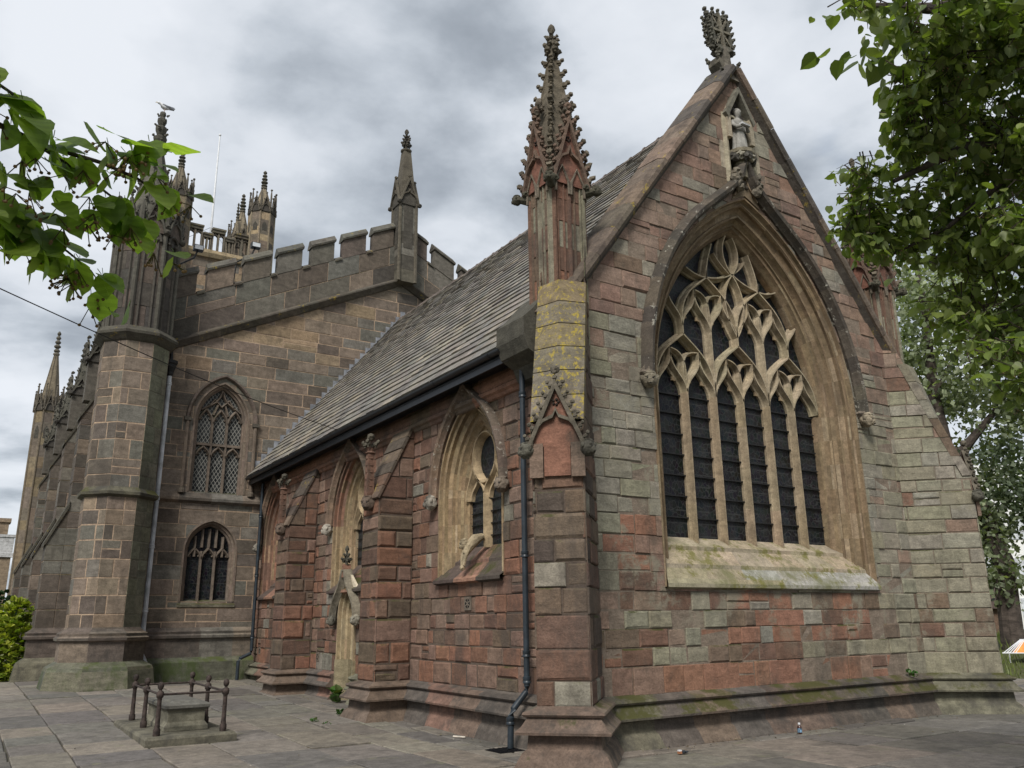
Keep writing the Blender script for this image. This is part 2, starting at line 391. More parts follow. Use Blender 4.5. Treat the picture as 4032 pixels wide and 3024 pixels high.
M['statue'] = stone_mat('pale_statue_stone', base=(.27, .26, .235), lam=.2, stain=(.08, .075, .07), stain_amt=.7, bump=.3)
M['lead'] = plain('lead_flashing', (.19, .20, .22), .55, .0, .5, .4, 6)
M['black'] = plain('black_gutter_paint', (.012, .014, .018), .38, 0, .5, .3, 5)
M['pipe_black'] = plain('black_downpipe_paint', (.018, .026, .034), .42, 0, .5, .35, 5)
M['pipe_grey'] = plain('grey_downpipe_paint', (.50, .52, .54), .5, 0, .5, .3, 3)
M['rust'] = plain('rusted_iron', (.042, .030, .025), .8, .2, .4, .6, 14, .5)
M['iron'] = plain('dark_iron', (.02, .02, .02), .6, .3, .4, .3, 10)
M['wood'] = plain('dark_door_wood', (.05, .035, .025), .7, 0, .3, .4, 10)
M['white'] = plain('white_painted_metal', (.72, .73, .75), .4, 0, .5, .06, 3)
M['dark'] = plain('dark_void', (.008, .008, .009), .9, 0, .1, .1, 3)
M['leaf'] = leaf_mat('lime_leaf', .4, .5); M['leaf_near'] = leaf_mat('lime_leaf_near', .62, .3); M['leaf_far'] = leaf_mat('poplar_leaf', .3, .3); M['bush'] = leaf_mat('laurel_leaf', .3, .4)
M['bark'] = stone_mat('bark', lam=.6, stain=(.02, .018, .015), stain_amt=.7, bump=1.0)
def glass_mat(name, kind):
    m, t, b = mat(name); q = NT(t); pos = q.n('ShaderNodeNewGeometry').outputs['Position']
    b.inputs['Specular IOR Level'].default_value = .16
    sx = q.n('ShaderNodeSeparateXYZ', {0: pos}); h = q.math('ADD', sx.outputs[0], sx.outputs[1]); z = sx.outputs[2]
    if kind == 'lattice':
        def lines(v): return q.math('LESS_THAN', q.math('ABSOLUTE', q.math('SUBTRACT', q.math('FRACT', q.math('MULTIPLY', v, 9.5)), .5)), .085)
        l = q.math('MAXIMUM', lines(q.math('ADD', h, q.math('MULTIPLY', z, .62))), lines(q.math('SUBTRACT', h, q.math('MULTIPLY', z, .62))))
        dk = q.mix(q.rng(q.noise(pos, 9, 3, .5), .35, .65), (.012, .013, .014, 1), (.05, .052, .05, 1))
        col = q.mix(l, dk, (.24, .235, .21, 1)); rg = q.math('MULTIPLY_ADD', l, .5, .25)
    else:
        vo = q.n('ShaderNodeTexVoronoi', {'Vector': q.scale(pos, (1, 1, .8)), 'Scale': 13.0}, feature='DISTANCE_TO_EDGE').outputs['Distance']
        vc = q.n('ShaderNodeTexVoronoi', {'Vector': q.scale(pos, (1, 1, .8)), 'Scale': 13.0}).outputs['Color']
        l = q.math('LESS_THAN', vo, .045)
        gx = q.math('LESS_THAN', q.math('ABSOLUTE', q.math('SUBTRACT', q.math('FRACT', q.math('MULTIPLY', z, 5.0)), .5)), .05)
        gx = q.math('MULTIPLY', gx, q.math('GREATER_THAN', q.noise(pos, 2.3, 1, .5), .47))
        l = q.math('MAXIMUM', l, gx)
        base = q.mix(q.rng(q.noise(pos, 3.0, 3, .5), .35, .7), (.006, .007, .009, 1), (.022, .024, .026, 1))
        tint = q.mix(.22, base, q.mix(.5, vc, (.02, .02, .03, 1), 'MULTIPLY'))
        col = q.mix(q.math('MULTIPLY', l, .8), q.mix(.35, base, q.n('ShaderNodeVectorMath', {0: tint, 'Scale': .15}, operation='SCALE').outputs[0]), (.042, .043, .043, 1)); rg = q.math('MULTIPLY_ADD', l, .3, .35)
    t.links.new(col, b.inputs['Base Color']); t.links.new(rg, b.inputs['Roughness'])
    nn = q.noise(pos, 16, 2, .5)
    t.links.new(q.n('ShaderNodeBump', {'Height': nn, 'Strength': .35, 'Distance': .03}).outputs[0], b.inputs['Normal'])
    return m
M['glass'] = glass_mat('stained_glass_outside', 'stained'); M['lattice'] = glass_mat('leaded_lattice', 'lattice')

# block colours
def jit(c, r, s=.12, m=1.0): k = m * (1 + r.uniform(-s, s)); return (c[0] * k * (1 + r.uniform(-.04, .04)), c[1] * k, c[2] * k * (1 + r.uniform(-.04, .04)), r.random())
RED = (.225, .118, .078); DRED = (.15, .09, .065); PINK = (.225, .158, .118); GREY = (.23, .21, .168); GREEN = (.22, .205, .148); BROWN = (.15, .11, .078); DARK = (.085, .068, .055); BUFF = (.42, .30, .17); TAN = (.30, .21, .13)
def pick(r, *cw):
    t = r.random() * sum(w for c, w in cw)
    for c, w in cw:
        t -= w
        if t <= 0: return c
    return cw[-1][0]
def wpick(r, n, *cwm):                     # choice weighted by a slowly varying field, so colours gather in patches
    return pick(r, *[(c, w * math.exp(-((n - m) / .30) ** 2) + .02 * w) for c, w, m in cwm])
def fld(u, v, s, k): return noise.noise(V3((u * s, v * s * 1.4, k)))
PK2 = (.212, .138, .103)
def col_gable(u, v, r):
    n = fld(u, v, .7, 3.0) + r.uniform(-.15, .15)
    if v < 1.02: c = pick(r, (RED, 6), (PK2, 2), (DRED, 1)) if u < 2.9 else pick(r, (GREEN, 4), (BROWN, 2))
    elif v < 2.05:
        if u < -2.2: c = wpick(r, n, (DRED, 3, -.2), (BROWN, 2.5, .0), (PINK, 2, .2), (GREEN, 1.0, .35), (RED, 3, -.2))
        elif u < 2.2: c = wpick(r, n, (GREEN, 5, .2), (GREY, 1.5, .1), (RED, 4, -.15), (BROWN, 2.5, -.05), (DRED, 1.5, -.2))
        else: c = wpick(r, n, (GREEN, 5, .1), (BROWN, 2, -.1), (DRED, 2, -.4))
    elif v < 2.95 and u < 0: c = pick(r, (RED, 4), (DRED, 3), (PK2, 2)) if u > -3.5 else pick(r, (GREY, 4), (GREEN, 3))
    elif v < 6.1:
        c = wpick(r, n, (GREY, 7, .1), (PINK, 3, -.4), (PK2, 1.2, -.55), (GREEN, 3, .3)) if u < 0 else wpick(r, n, (GREEN, 6, .15), (GREY, 5, -.05), (PINK, 2, -.4), (DRED, .8, -.6))
    else: c = wpick(r, n, (PINK, 6, 0), (PK2, 5, -.15), ((.17, .11, .085), 2, -.3), (GREY, 4, .3), (BROWN, 1.2, .2))
    return jit(c, r, .09)
def col_side(u, v, r): return jit(wpick(r, fld(u, v, .9, 7.0) + r.uniform(-.25, .25), (RED, 4, -.1), (PK2, 4, 0), (DRED, 3, -.25), (PINK, 2, .25), (GREY, .8, .4), (BROWN, 1.5, .1)), r, .12, .84)
def col_sbut(u, v, r): return jit(pick(r, (DRED, 4), (RED, 2), (PK2, 1.5), (BROWN, 2.5)), r, .15, .80)
def col_cbut(u, v, r): return jit(pick(r, (BROWN, 5), (DRED, 2.5), (GREY, 1.2 + 1.5 * (u < .2)), (DARK, 3)), r, .13, .86)
NB = (.17, .135, .105); ND = (.105, .086, .07); NG = (.14, .13, .108); NT_ = (.235, .175, .115)
def col_nave(u, v, r):
    if v > 8.5 and r.random() < .22: return jit(NT_, r, .2)
    return jit(pick(r, (NB, 6), (ND, 2), (NG, 3), (NT_, .5)), r, .12)
def col_para(u, v, r): return jit(pick(r, (ND, 4), ((.115, .108, .09), 4), (NB, 1.2), ((.06, .054, .046), 4), (NT_, .3)), r, .16)
def col_dark(u, v, r): return jit(pick(r, (ND, 5), ((.085, .075, .062), 4), (NG, 3), (NB, 1)), r, .15)
MORT = (.19, .15, .115, .5); MORT2 = (.34, .25, .175, .5); MORTD = (.10, .075, .058, .5)

# ------------------------------------------------------------------ ground
def gz(x, y): return .236 * max(0.0, min(1.0, (y - 12.0) / 11.0)) * (1 if x < 20 else max(0, 1 - (x - 20) / 3)) + .72 * max(0.0, min(1.0, (x - 23.6) / 4.4))
mb = MB(); N = 170
xs = [-260 + 560 * i / N for i in range(N + 1)]; ys = [-200 + 560 * i / N for i in range(N + 1)]
vs = [(x, y, gz(x, y) - .075) for y in ys for x in xs]
mb.add(vs, [(j * (N + 1) + i, j * (N + 1) + i + 1, (j + 1) * (N + 1) + i + 1, (j + 1) * (N + 1) + i) for j in range(N) for i in range(N)], (.07, .075, .03, .5))
M['earth'] = stone_mat('churchyard_earth', lam=.1, stain=(.05, .06, .02), stain_amt=.8, bump=.6)
g = mb.build('ground', M['earth']); g['kind'] = 'structure'
mb = MB(); r = random.Random(5)
def slab(x0, y0, x1, y1):
    j = r.uniform(.006, .017); e = .012; dz = r.uniform(-.010, .010); tx, ty = r.uniform(-.007, .007), r.uniform(-.007, .007)
    c = pick(r, ((.165, .15, .128), 5), ((.138, .128, .113), 3), ((.19, .17, .14), 3), ((.115, .107, .096), 2), ((.175, .152, .126), 2)); c = jit(c, r, .12)
    q = [(x0 + j, y0 + j), (x1 - j, y0 + j), (x1 - j, y1 - j), (x0 + j, y1 - j)]
    i4 = [(x0 + j + e, y0 + j + e), (x1 - j - e, y0 + j + e), (x1 - j - e, y1 - j - e), (x0 + j + e, y1 - j - e)]
    jt = lambda p: (p[0] + r.uniform(-.016, .016), p[1] + r.uniform(-.016, .016))
    q = [jt(p) for p in q]; i4 = [(b[0] + (a[0] - b0[0]), b[1] + (a[1] - b0[1])) for a, b, b0 in zip(q, i4, [(x0 + j, y0 + j), (x1 - j, y0 + j), (x1 - j, y1 - j), (x0 + j, y1 - j)])]
    top = lambda p: gz(*p) + dz + tx * (p[0] - x0) / 1.0 + ty * (p[1] - y0)
    vb = [(p[0], p[1], gz(*p) - .05) for p in q] + [(p[0], p[1], top(p) - e * .7) for p in q] + [(p[0], p[1], top(p)) for p in i4]
    mb.add(vb, [(8, 9, 10, 11)] + [(i, (i + 1) % 4, 4 + (i + 1) % 4, 4 + i) for i in range(4)] + [(4 + i, 4 + (i + 1) % 4, 8 + (i + 1) % 4, 8 + i) for i in range(4)], c)
x = -9.0
while x < 6.3:
    wd = r.uniform(.62, 1.05); x1 = min(x + wd, 6.3); 
    if 6.3 - x1 < .4: x1 = 6.3
    y = -4.0 + r.uniform(-1, 0)
    while y < 46:
        L = r.uniform(.7, 1.7); slab(x, y, x1, y + L); y += L
    x = x1
y = -4.0
while y < 15.5:
    wd = r.uniform(.55, 1.15); y1 = min(y + wd, 15.5); x = 6.3
    while x < 23.0:
        L = r.uniform(.8, 2.1); slab(x, y, x + L, y1); x += L
    y = y1
x = 6.3
while x < 9: 
    slab(x, 15.5, x + .9, 17); slab(x, 17, x + .9, 18.6); slab(x, 18.6, x + .9, 20); slab(x, 20, x + .9, 21.7); slab(x, 21.7, x + .9, 24); x += .9
NN = 40
for i in range(NN):
    for k in range(NN):
        a = [(-9.2 + 32.4 * (i + di) / NN, -5 + 51 * (k + dk) / NN) for di, dk in ((0, 0), (1, 0), (1, 1), (0, 1))]
        mb.face([(p[0], p[1], gz(*p) - .034) for p in a], (.06, .055, .038, .5))
pv = mb.build('pavement', M['paving']); pv['kind'] = 'structure'

# ------------------------------------------------------------------ the church: chancel
CX, XN, XS, YE, YA = 10.98, 6.82, 15.06, 9.13, 23.7
church = tag(empty('church', (CX, 16, 0)), 'red and grey sandstone gothic church with battlements, pinnacles and a great traceried window', 'church')
church.matrix_world = Matrix.Translation((0, 0, 0)); church.location = (0, 0, 0)
FE = Fr((CX, YE, 0), (1, 0, 0), (0, -1, 0)); FN = Fr((XN, 0, 0), (0, -1, 0), (-1, 0, 0))
rc = random.Random(11)
ZC = courses(.64, 12.2, .205, .30, rc, (.37, .25, .25, .24, .27, .27))
ZB = courses(.64, 12.2, .27, .40, random.Random(4), (.30, .36, .40, .33))
# --- gable wall (east end)
EW = dict(a=2.5, R=4.1, sp=5.2); EB = 2.06
gable = [(-4.16, .60), (4.16, .60), (4.16, 6.03), (0, 11.6), (-4.16, 6.03)]
mb = MB()
nich = [(-.30, 9.20), (.30, 9.20), (.30, 10.62), (0, 11.12), (-.30, 10.62)]
blocks(mb, FE, gable, [arch_hole(0, EW['a'], EW['R'], EW['sp'], EB), nich], ZC, col_gable, MORT, 21, (.24, .66), bev=(.004, .028), relief=.016, joint=.008)
mb.build('gable_wall', M['gable'], church)
# --- coping and kneelers
def coping(side):
    mb = MB(); r = random.Random(side + 3); m = 1.3375; L = math.hypot(1, m); n = V3((-m * -side, 0, 1)) if 0 else None
    P0 = V3((CX + side * 4.30, 0, 5.86)); P1 = V3((CX, 0, 11.62)); nrm = V3((side * m, 0, 1)).normalized()
    k = 11
    for i in range(k):
        a = P0.lerp(P1, i / k); b = P0.lerp(P1, (i + 1) / k); g = (b - a).normalized() * .003; d = r.uniform(-.008, .008)
        a += g; b -= g
        rings = []
        for q in (a, b):
            rings.append([V3((q.x, YE - .13, q.z)) + nrm * (.0 + d), V3((q.x, YE - .16, q.z)) + nrm * (.05 + d), V3((q.x, YE - .15, q.z)) + nrm * (.12 + d), V3((q.x, YE - .02, q.z)) + nrm * (.18 + d),
                          V3((q.x, YE + .46, q.z)) + nrm * (.22 + d), V3((q.x, YE + .46, q.z)) - nrm * .12, V3((q.x, YE + .02, q.z)) - nrm * .12, V3((q.x, YE - .02, q.z)) - nrm * .02])
        mb.loft(rings, jit(pick(r, ((.13, .105, .08), 3), ((.085, .075, .065), 2), ((.16, .12, .09), 2)), r))
    mb.loft([[V3((q.x, y, q.z)) + nrm * h for y, h in ((YE - .10, .0), (YE - .10, .09), (YE + .44, .17), (YE + .44, -.1), (YE + .03, -.1))] for q in (P0.lerp(P1, .01), P0.lerp(P1, .99))], (.07, .06, .05, .5))
    return mb.build('coping', M['coping'], church)
coping(-1); coping(1)
def kneeler(side):
    mb = MB(); x0 = CX + side * 4.16
    prof = [(.0, 5.05), (.12, 5.12), (.2, 5.3), (.42, 5.42), (.5, 5.62), (.5, 5.9), (.34, 6.05), (.02, 6.42), (-.3, 6.42), (-.3, 5.05)]
    mb.loft([[V3((x0 + side * d, y, z)) for d, z in (prof if side < 0 else prof[::-1])] for y in (YE + .30, YE + .42, YE + .95, YE + 1.05)], (.075, .07, .055, .4))
    return mb.build('kneeler', M['carved'], church)
kneeler(-1); kneeler(1)
# --- north and south walls
WN = [11.88, 16.92, 22.22]; WA, WR, WS, WB = 1.06, 1.74, 3.70, 2.28
DR = dict(c=16.91, a=.47, R=.85, sp=1.72)
mb = MB()
holes = [arch_hole(-c, WA, WR, WS, WB) for c in WN] + [arch_hole(-DR['c'], DR['a'], DR['R'], DR['sp'], .1)]
blocks(mb, FN, [(-YA, .3), (-YE, .3), (-YE, 5.55), (-YA, 5.55)], holes, [.28, .64] + ZC[1:], col_side, MORTD, 33, (.20, .52), bev=(.006, .034), relief=.014, joint=.014, back=.018)
mb.build('side_wall', M['chancel'], church)
mb = MB()
blocks(mb, Fr((XS, 0, 0), (0, 1, 0), (1, 0, 0)), [(YE, .3), (YA, .3), (YA, 5.55), (YE, 5.55)], [], [.28, .64] + ZC[1:], col_side, MORTD, 34, (.3, .6))
mb.build('side_wall', M['chancel'], church)
# --- eaves string, soffit, gutter
def eaves(side):
    x0 = XN if side < 0 else XS; mb = MB(); r = random.Random(2)
    pr = [(0, 5.06), (.03, 5.08), (.05, 5.13), (.09, 5.16), (.09, 5.22), (.04, 5.26), (.06, 5.33), (.05, 5.42), (0, 5.5)]
    for k in range(len(pr) - 1):
        y = YE + .9; 
        while y < YA:
            y2 = min(YA, y + .8); c = jit(pick(random.Random(int(y * 9)), (RED, 2), (DRED, 3), (BROWN, 1)), random.Random(int(y * 5)))
            mb.face([(x0 + side * pr[k][0], y, pr[k][1]), (x0 + side * pr[k][0], y2, pr[k][1]), (x0 + side * pr[k + 1][0], y2, pr[k + 1][1]), (x0 + side * pr[k + 1][0], y, pr[k + 1][1])][::side], c); y = y2
    mb.build('eaves_moulding', M['chancel'], church)
    mb = MB(); mb.box((x0 + min(side * .02, side * .40), YE + .9, 5.50), (x0 + max(side * .02, side * .40), YA - .02, 5.53)); mb.box((x0 + min(side * .36, side * .39), YE + .9, 5.40), (x0 + max(side * .36, side * .39), YA - .02, 5.62))
    mb.build('fascia_board', M['black'], church)
    mb = MB(); gx = x0 + side * .45; rings = []; n = 10
    def half(y, R): return [V3((gx + R * math.cos(math.pi + math.pi * i / n), y, 5.60 + R * math.sin(math.pi + math.pi * i / n))) for i in range(n + 1)] + [V3((gx + (R - .012) * math.cos(math.pi + math.pi * i / n), y, 5.60 + (R - .012) * math.sin(math.pi + math.pi * i / n))) for i in range(n, -1, -1)]
    mb.loft([half(YE + 1.0, .066), half(YA - .03, .066)])
    y = YE + 1.3
    while y < YA: mb.loft([half(y, .073), half(y + .06, .073)]); y += 1.82
    return mb.build('gutter', M['black'], church, smooth=40)
eaves(-1); eaves(1)
# --- roof
def roof(side):
    mb = MB(); r = random.Random(60 + side); x0 = CX + side * (CX - 6.37); mm = 1.222; z0 = 5.64
    Ls = math.hypot(CX - 6.37, (CX - 6.37) * mm); up = V3((-side, 0, mm)).normalized(); nr = V3((side * mm, 0, 1)).normalized()
    B = V3((x0, 0, z0)); row = .0
    mb.face([tuple(B + V3((0, y, 0)) + up * s) for y, s in ((YE + .3, 0), (YA, 0), (YA, Ls), (YE + .3, Ls))][::-side], (.03, .028, .026, .5))
    k = 0
    while row < Ls - .05:
        h = .27 - .11 * row / Ls; y = YE + .3 - r.uniform(0, .3)
        while y < YA:
            wd = r.uniform(.22, .46) * (1.1 - .35 * row / Ls); ya, yb = max(y, YE + .3) + .004, min(y + wd, YA - .01) - .004; y += wd
            if yb - ya < .03: continue
            t = r.uniform(.026, .042); lo = row + r.uniform(-.008, .008); hi = min(row + h + .05, Ls); d = r.uniform(0, .006)
            c = jit(pick(r, ((.195, .18, .157), 4), ((.165, .155, .14), 3), ((.245, .22, .175), 2), ((.215, .195, .168), 2), ((.13, .12, .11), 1)), r, .12)
            p = [B + V3((0, ya, 0)) + up * lo + nr * (t + d), B + V3((0, yb, 0)) + up * lo + nr * (t + r.uniform(0, .006)), B + V3((0, yb, 0)) + up * hi + nr * .006, B + V3((0, ya, 0)) + up * hi + nr * .006,
                 B + V3((0, ya, 0)) + up * lo, B + V3((0, yb, 0)) + up * lo]
            fs = [(0, 1, 2, 3), (4, 5, 1, 0), (4, 0, 3), (5, 2, 1)]
            mb.add(p, fs if side > 0 else [f[::-1] for f in fs], c)
        row += h
    return mb.build('roof', M['slate'], church)
roof(-1); roof(1)
mb = MB(); y = YE + .3; r = random.Random(9)
while y < YA:
    z = 11.24 + r.uniform(-.006, .006); a, b = y, min(y + .44, YA)
    mb.loft([[V3((CX - .17, q, z - .16)), V3((CX - .03, q, z + .05)), V3((CX + .03, q, z + .05)), V3((CX + .17, q, z - .16))] for q in (a + .004, b - .004)], jit((.17, .14, .12), r))
    mb.loft([[V3((CX - .19, q, z - .17)), V3((CX - .04, q, z + .065)), V3((CX + .04, q, z + .065)), V3((CX + .19, q, z - .17))] for q in (b - .05, b + .01)], jit((.15, .125, .11), r)); y += .44
mb.build('ridge_tiles', M['slate'], church)
# stepped lead where the roof meets the nave wall
mb = MB(); mm = 1.222; k = 0; x = 6.55; r = random.Random(8)
while x < CX:
    z = 5.64 + mm * (x - 6.37); c = .5
    mb.box((x, YA - .022, z - .05), (x + .17, YA - .006, z + .05 + .17 * mm)); x += .17
mb.build('lead_flashing', M['lead'], church)

# --- plinth and buttresses
PL = [(.245, -.1), (.245, .0), (.16, .155), (.105, .20), (.09, .35), (.225, .362), (.23, .39), (.16, .45), (.115, .515), (.10, .54), (.135, .55), (.155, .575), (.145, .60), (.11, .615), (.05, .63), (0.0, .66)]
s2 = 2 ** -.5
B1 = (13.93, 14.66); B2 = (19.0, 19.75); BP = .69; BD, BW = 0.90, .335
def diag(side):                            # plan of the corner buttress: inner-left, front-left, front-right, inner-right
    cx = XN if side < 0 else XS; ax = V3((side * s2, -s2, 0)); t = V3((ax.y, -ax.x, 0)) * -1
    c = V3((cx, YE, 0)); a0 = math.sqrt(2) * BW / 1.0
    return c, ax, t
cN, axN, tN = diag(-1); cS, axS, tS = diag(1)
def dpt(side, d, t):
    c, ax, _ = (cN, axN, tN) if side < 0 else (cS, axS, tS); tt = V3((-ax.y, ax.x, 0)); p = c + ax * d + tt * t; return (p.x, p.y)
# walking the foot from the nave round the east end with the church on the left hand: right is outside
h2 = BW * math.sqrt(2)
pN = [(XN, YE + h2), dpt(-1, BD, -BW), dpt(-1, BD, BW), (XN + h2, YE)]
pS = [(XS - h2, YE), dpt(1, BD, -BW), dpt(1, BD, BW), (XS, YE + h2)]
if (V3((*pN[1], 0)) - V3((*pN[0], 0))).length > (V3((*pN[2], 0)) - V3((*pN[0], 0))).length: pN[1], pN[2] = pN[2], pN[1]
if (V3((*pS[1], 0)) - V3((*pS[0], 0))).length > (V3((*pS[2], 0)) - V3((*pS[0], 0))).length: pS[1], pS[2] = pS[2], pS[1]
pathA = [(XN, YA - .3), (XN, B2[1]), (XN - BP, B2[1]), (XN - BP, B2[0]), (XN, B2[0]), (XN, DR['c'] + .50)]
pathB = [(XN, DR['c'] - .50), (XN, B1[1]), (XN - BP, B1[1]), (XN - BP, B1[0]), (XN, B1[0])] + pN + pS + [(XS, YA)]
def col_pl(r): return jit(pick(r, ((.135, .10, .076), 4), ((.10, .084, .07), 4), ((.17, .105, .078), 1.6), ((.125, .115, .085), 2)), r, .12)
mb = MB()
run_profile(mb, pathA, PL, col_pl); cap_profile(mb, pathA, PL, (.12, .09, .07, .4), ((len(pathA) - 1, True),)); mb.build('plinth', M['plinth_dry'], church, smooth=25)
iE = pathB.index(pN[2])
mb = MB(); run_profile(mb, pathB, PL, col_pl, seg=range(iE)); cap_profile(mb, pathB, PL, (.12, .09, .07, .4)); mb.build('plinth', M['plinth_dry'], church, smooth=25)
mb = MB(); run_profile(mb, pathB, PL, col_pl, seg=range(iE, len(pathB) - 1))
mb.build('plinth', M['plinth'], church, smooth=25)
def wall_prism(mb, a, b, poly, col_f, seed, zs, n_out, lr=(.25, .6)): pass
def buttress(y0, y1, seed):
    root = link(bpy.data.objects.new('buttress', None), church)
    mb = MB(); zt = 3.82
    fS = Fr((XN - BP, y0, 0), (1, 0, 0), (0, -1, 0)); side = [(0, .62), (BP, .62), (BP, 5.22), (BP - .03, 5.22), (0, zt)]
    blocks(mb, fS, side, [], ZB, col_sbut, MORTD, seed, (.3, .7), bev=(.018, .045), relief=.014, joint=.02, back=.022)
    fT = Fr((XN, y1, 0), (-1, 0, 0), (0, 1, 0)); blocks(mb, fT, [(0, .62), (BP, .62), (BP, zt), (.03, 5.22), (0, 5.22)], [], ZB, col_sbut, MORTD, seed + 1, (.3, .7), bev=(.018, .042), joint=.02, back=.022)
    fF = Fr((XN - BP, 0, 0), (0, -1, 0), (-1, 0, 0)); blocks(mb, fF, [(-y1, .62), (-y0, .62), (-y0, zt), (-y1, zt)], [], ZB, col_sbut, MORTD, seed + 2, (.5, .9), bev=(.018, .042), joint=.02, back=.022)
    mb.build('masonry', M['chancel'], root)
    mb = MB(); r = random.Random(seed); k = 6
    for i in range(k):
        p = lambda t, dx, y: V3((XN - BP - .03 + (BP) * t - dx * .9, y, zt - .02 + 1.42 * t + dx * .45))
        a, b = i / k + .004, (i + 1) / k - .004; d = r.uniform(.02, .04)
        mb.loft([[p(t, .0 - .02, y0 - .025), p(t, d, y0 - .025), p(t, d, y1 + .025), p(t, -.02, y1 + .025)] for t in (a, b)], jit(pick(r, (DRED, 2), (BROWN, 3), (DARK, 2)), r))
    mb.build('weathering', M['coping'], root)
    mb = MB(); yc = (y0 + y1) / 2; xf = XN - BP - .05; c = (.15, .085, .06, .3)
    mb.loft([[V3((xf + dx * s, yc + dy * s, z)) for dx, dy in ((-.07, -.07), (.07, -.07), (.07, .07), (-.07, .07))] for z, s in ((3.72, .9), (3.95, 1), (4.66, .85))], c)
    for z in (4.05, 4.18, 4.31, 4.44, 4.57):
        mb.lathe((xf, yc, z), [(.066, -.015), (.085, 0), (.066, .015)], 8, c)
    mb.lathe((xf, yc, 4.66), [(.06, 0), (.10, .02), (.06, .05), (.05, .12)], 8, c)
    for a in range(4): crocket(mb, (xf + .06 * math.cos(a * PI2 / 4 + .78), yc + .06 * math.sin(a * PI2 / 4 + .78), 4.84), (math.cos(a * PI2 / 4 + .78), math.sin(a * PI2 / 4 + .78), 0), .085, (.09, .08, .06, .3))
    lump(mb, (xf, yc, 4.99), .075, (.09, .08, .06, .4), 3, amp=.4)
    mb.build('shaft_finial', M['carved'], root)
    mb = MB(); head(mb, (xf - .02, yc - .03, 3.74), (-.8, -.5, -.15), .125, (.115, .085, .065, .5)); mb.build('carved_head', M['carved'], root)
    return root
PI2 = 2 * math.pi
def head(mb, c, d, r, col, seed=0):        # grotesque carved head looking along d
    c = V3(c); d = V3(d).normalized(); sd = d.cross(V3((0, 0, 1))).normalized(); up = sd.cross(d)
    P = lambda f, s, u: c + d * (f * r) + sd * (s * r) + up * (u * r)
    lump(mb, c, r, col, seed + c.y, (1, 1, 1.12), .16, 3, 2.0)
    lump(mb, P(.75, 0, -.25), r * .5, col, seed + 1, amp=.3); lump(mb, P(1.0, 0, .02), r * .2, col, seed, amp=.1)
    for s in (-1, 1):
        lump(mb, P(.72, s * .42, .42), r * .26, col, seed + 2 + s, amp=.2); lump(mb, P(-.05, s * 1.0, .25), r * .34, col, seed + 5 + s, (.7, .7, 1.2), .3)
        lump(mb, P(.86, s * .33, .18), r * .13, (.02, .02, .02, .5), 0, amp=0)
    lump(mb, P(-.1, 0, .75), r * .75, col, seed + 9, (1.1, 1.1, .6), .45)
    lump(mb, P(1.08, 0, -.48), r * .2, (.03, .028, .025, .5), 1, (1, 1, .5), 0)
buttress(*B1, 71); buttress(*B2, 81)

# --- pinnacles
def gablet(mb, c, n, hw, z0, z1, proj, col, cold, crk=4, cs=.05):
    # a small steep gable standing on face n, with a sunk trefoil panel and crockets
    c = V3((c[0], c[1], 0)); n = V3(n).normalized(); t = V3((-n.y, n.x, 0))
    P = lambda u, z, d: c + t * u + n * d + V3((0, 0, z))
    for s in (-1, 1):
        mb.loft([[P(s * hw, z0, 0), P(s * hw, z0, proj), P(s * (hw - .055), z0, proj), P(s * (hw - .055), z0, 0)], [P(0, z1, 0), P(0, z1, proj), P(0, z1 - .13, proj), P(0, z1 - .13, 0)]], col)
    mb.face([P(-hw + .05, z0, proj * .35), P(hw - .05, z0, proj * .35), P(0, z1 - .12, proj * .35)], cold)
    mb.face([P(-hw, z0, 0), P(hw, z0, 0), P(0, z1, 0)], cold)
    w = hw - .07
    arc = [(-w, z0 - .02)] + [(-w + w * (1 - math.cos(a)), z0 + .28 * (z1 - z0) * math.sin(a) * 1.5) for a in (.5, 1.0, 1.45)] + [(0, z0 + .52 * (z1 - z0))]
    arc += [(-u, z) for u, z in reversed(arc[:-1])]
    for i in range(len(arc) - 1):
        (u0, a0), (u1, a1) = arc[i], arc[i + 1]
        mb.loft([[P(u0, a0, proj * .3), P(u0, a0, proj * .95), P(u0, a0 + .045, proj * .95), P(u0, a0 + .045, proj * .3)], [P(u1, a1, proj * .3), P(u1, a1, proj * .95), P(u1, a1 + .045, proj * .95), P(u1, a1 + .045, proj * .3)]], col)
    for k in range(5):
        a = k * PI2 / 5; q = P(.035 * math.cos(a), z0 + .66 * (z1 - z0) + .035 * math.sin(a), proj * .4); lump(mb, q, .022, (.03, .022, .018, .5), 0, amp=0, sub=1)
    if crk:
        for s in (-1, 1):
            for i in range(crk):
                f = (i + .6) / (crk + .3); crocket(mb, P(s * hw * (1 - f), z0 + (z1 - z0) * f + .01, proj * .6), (t * s + V3((0, 0, .35)) + n * .25), cs, col)
        for s in (0,): crocket(mb, P(0, z1, proj * .5), V3((0, 0, 1)) + n * .5, cs * 1.1, col); lump(mb, P(0, z1 + cs * 2.2, proj * .5), cs, col, 2)
def spire(mb, c, rb, z0, z1, n, rot, col, crk=8, cs=.07, cr=None):
    c = V3((c[0], c[1], 0)); ring = lambda r, z: [c + V3((r * math.cos(rot + PI2 * k / n), r * math.sin(rot + PI2 * k / n), z)) for k in range(n)]
    mb.loft([ring(rb, z0), ring(.05, z1)], col)
    for k in range(n):
        d = V3((math.cos(rot + PI2 * k / n), math.sin(rot + PI2 * k / n), 0))
        mb.tube([c + d * (rb + .005) + V3((0, 0, z0)), c + d * .055 + V3((0, 0, z1))], .022, 5, col)
        for i in range(crk):
            f = (i + .5) / crk; crocket(mb, c + d * (rb + (.05 - rb) * f) + V3((0, 0, z0 + (z1 - z0) * f)), d, cs * (1.1 - .25 * f), col)
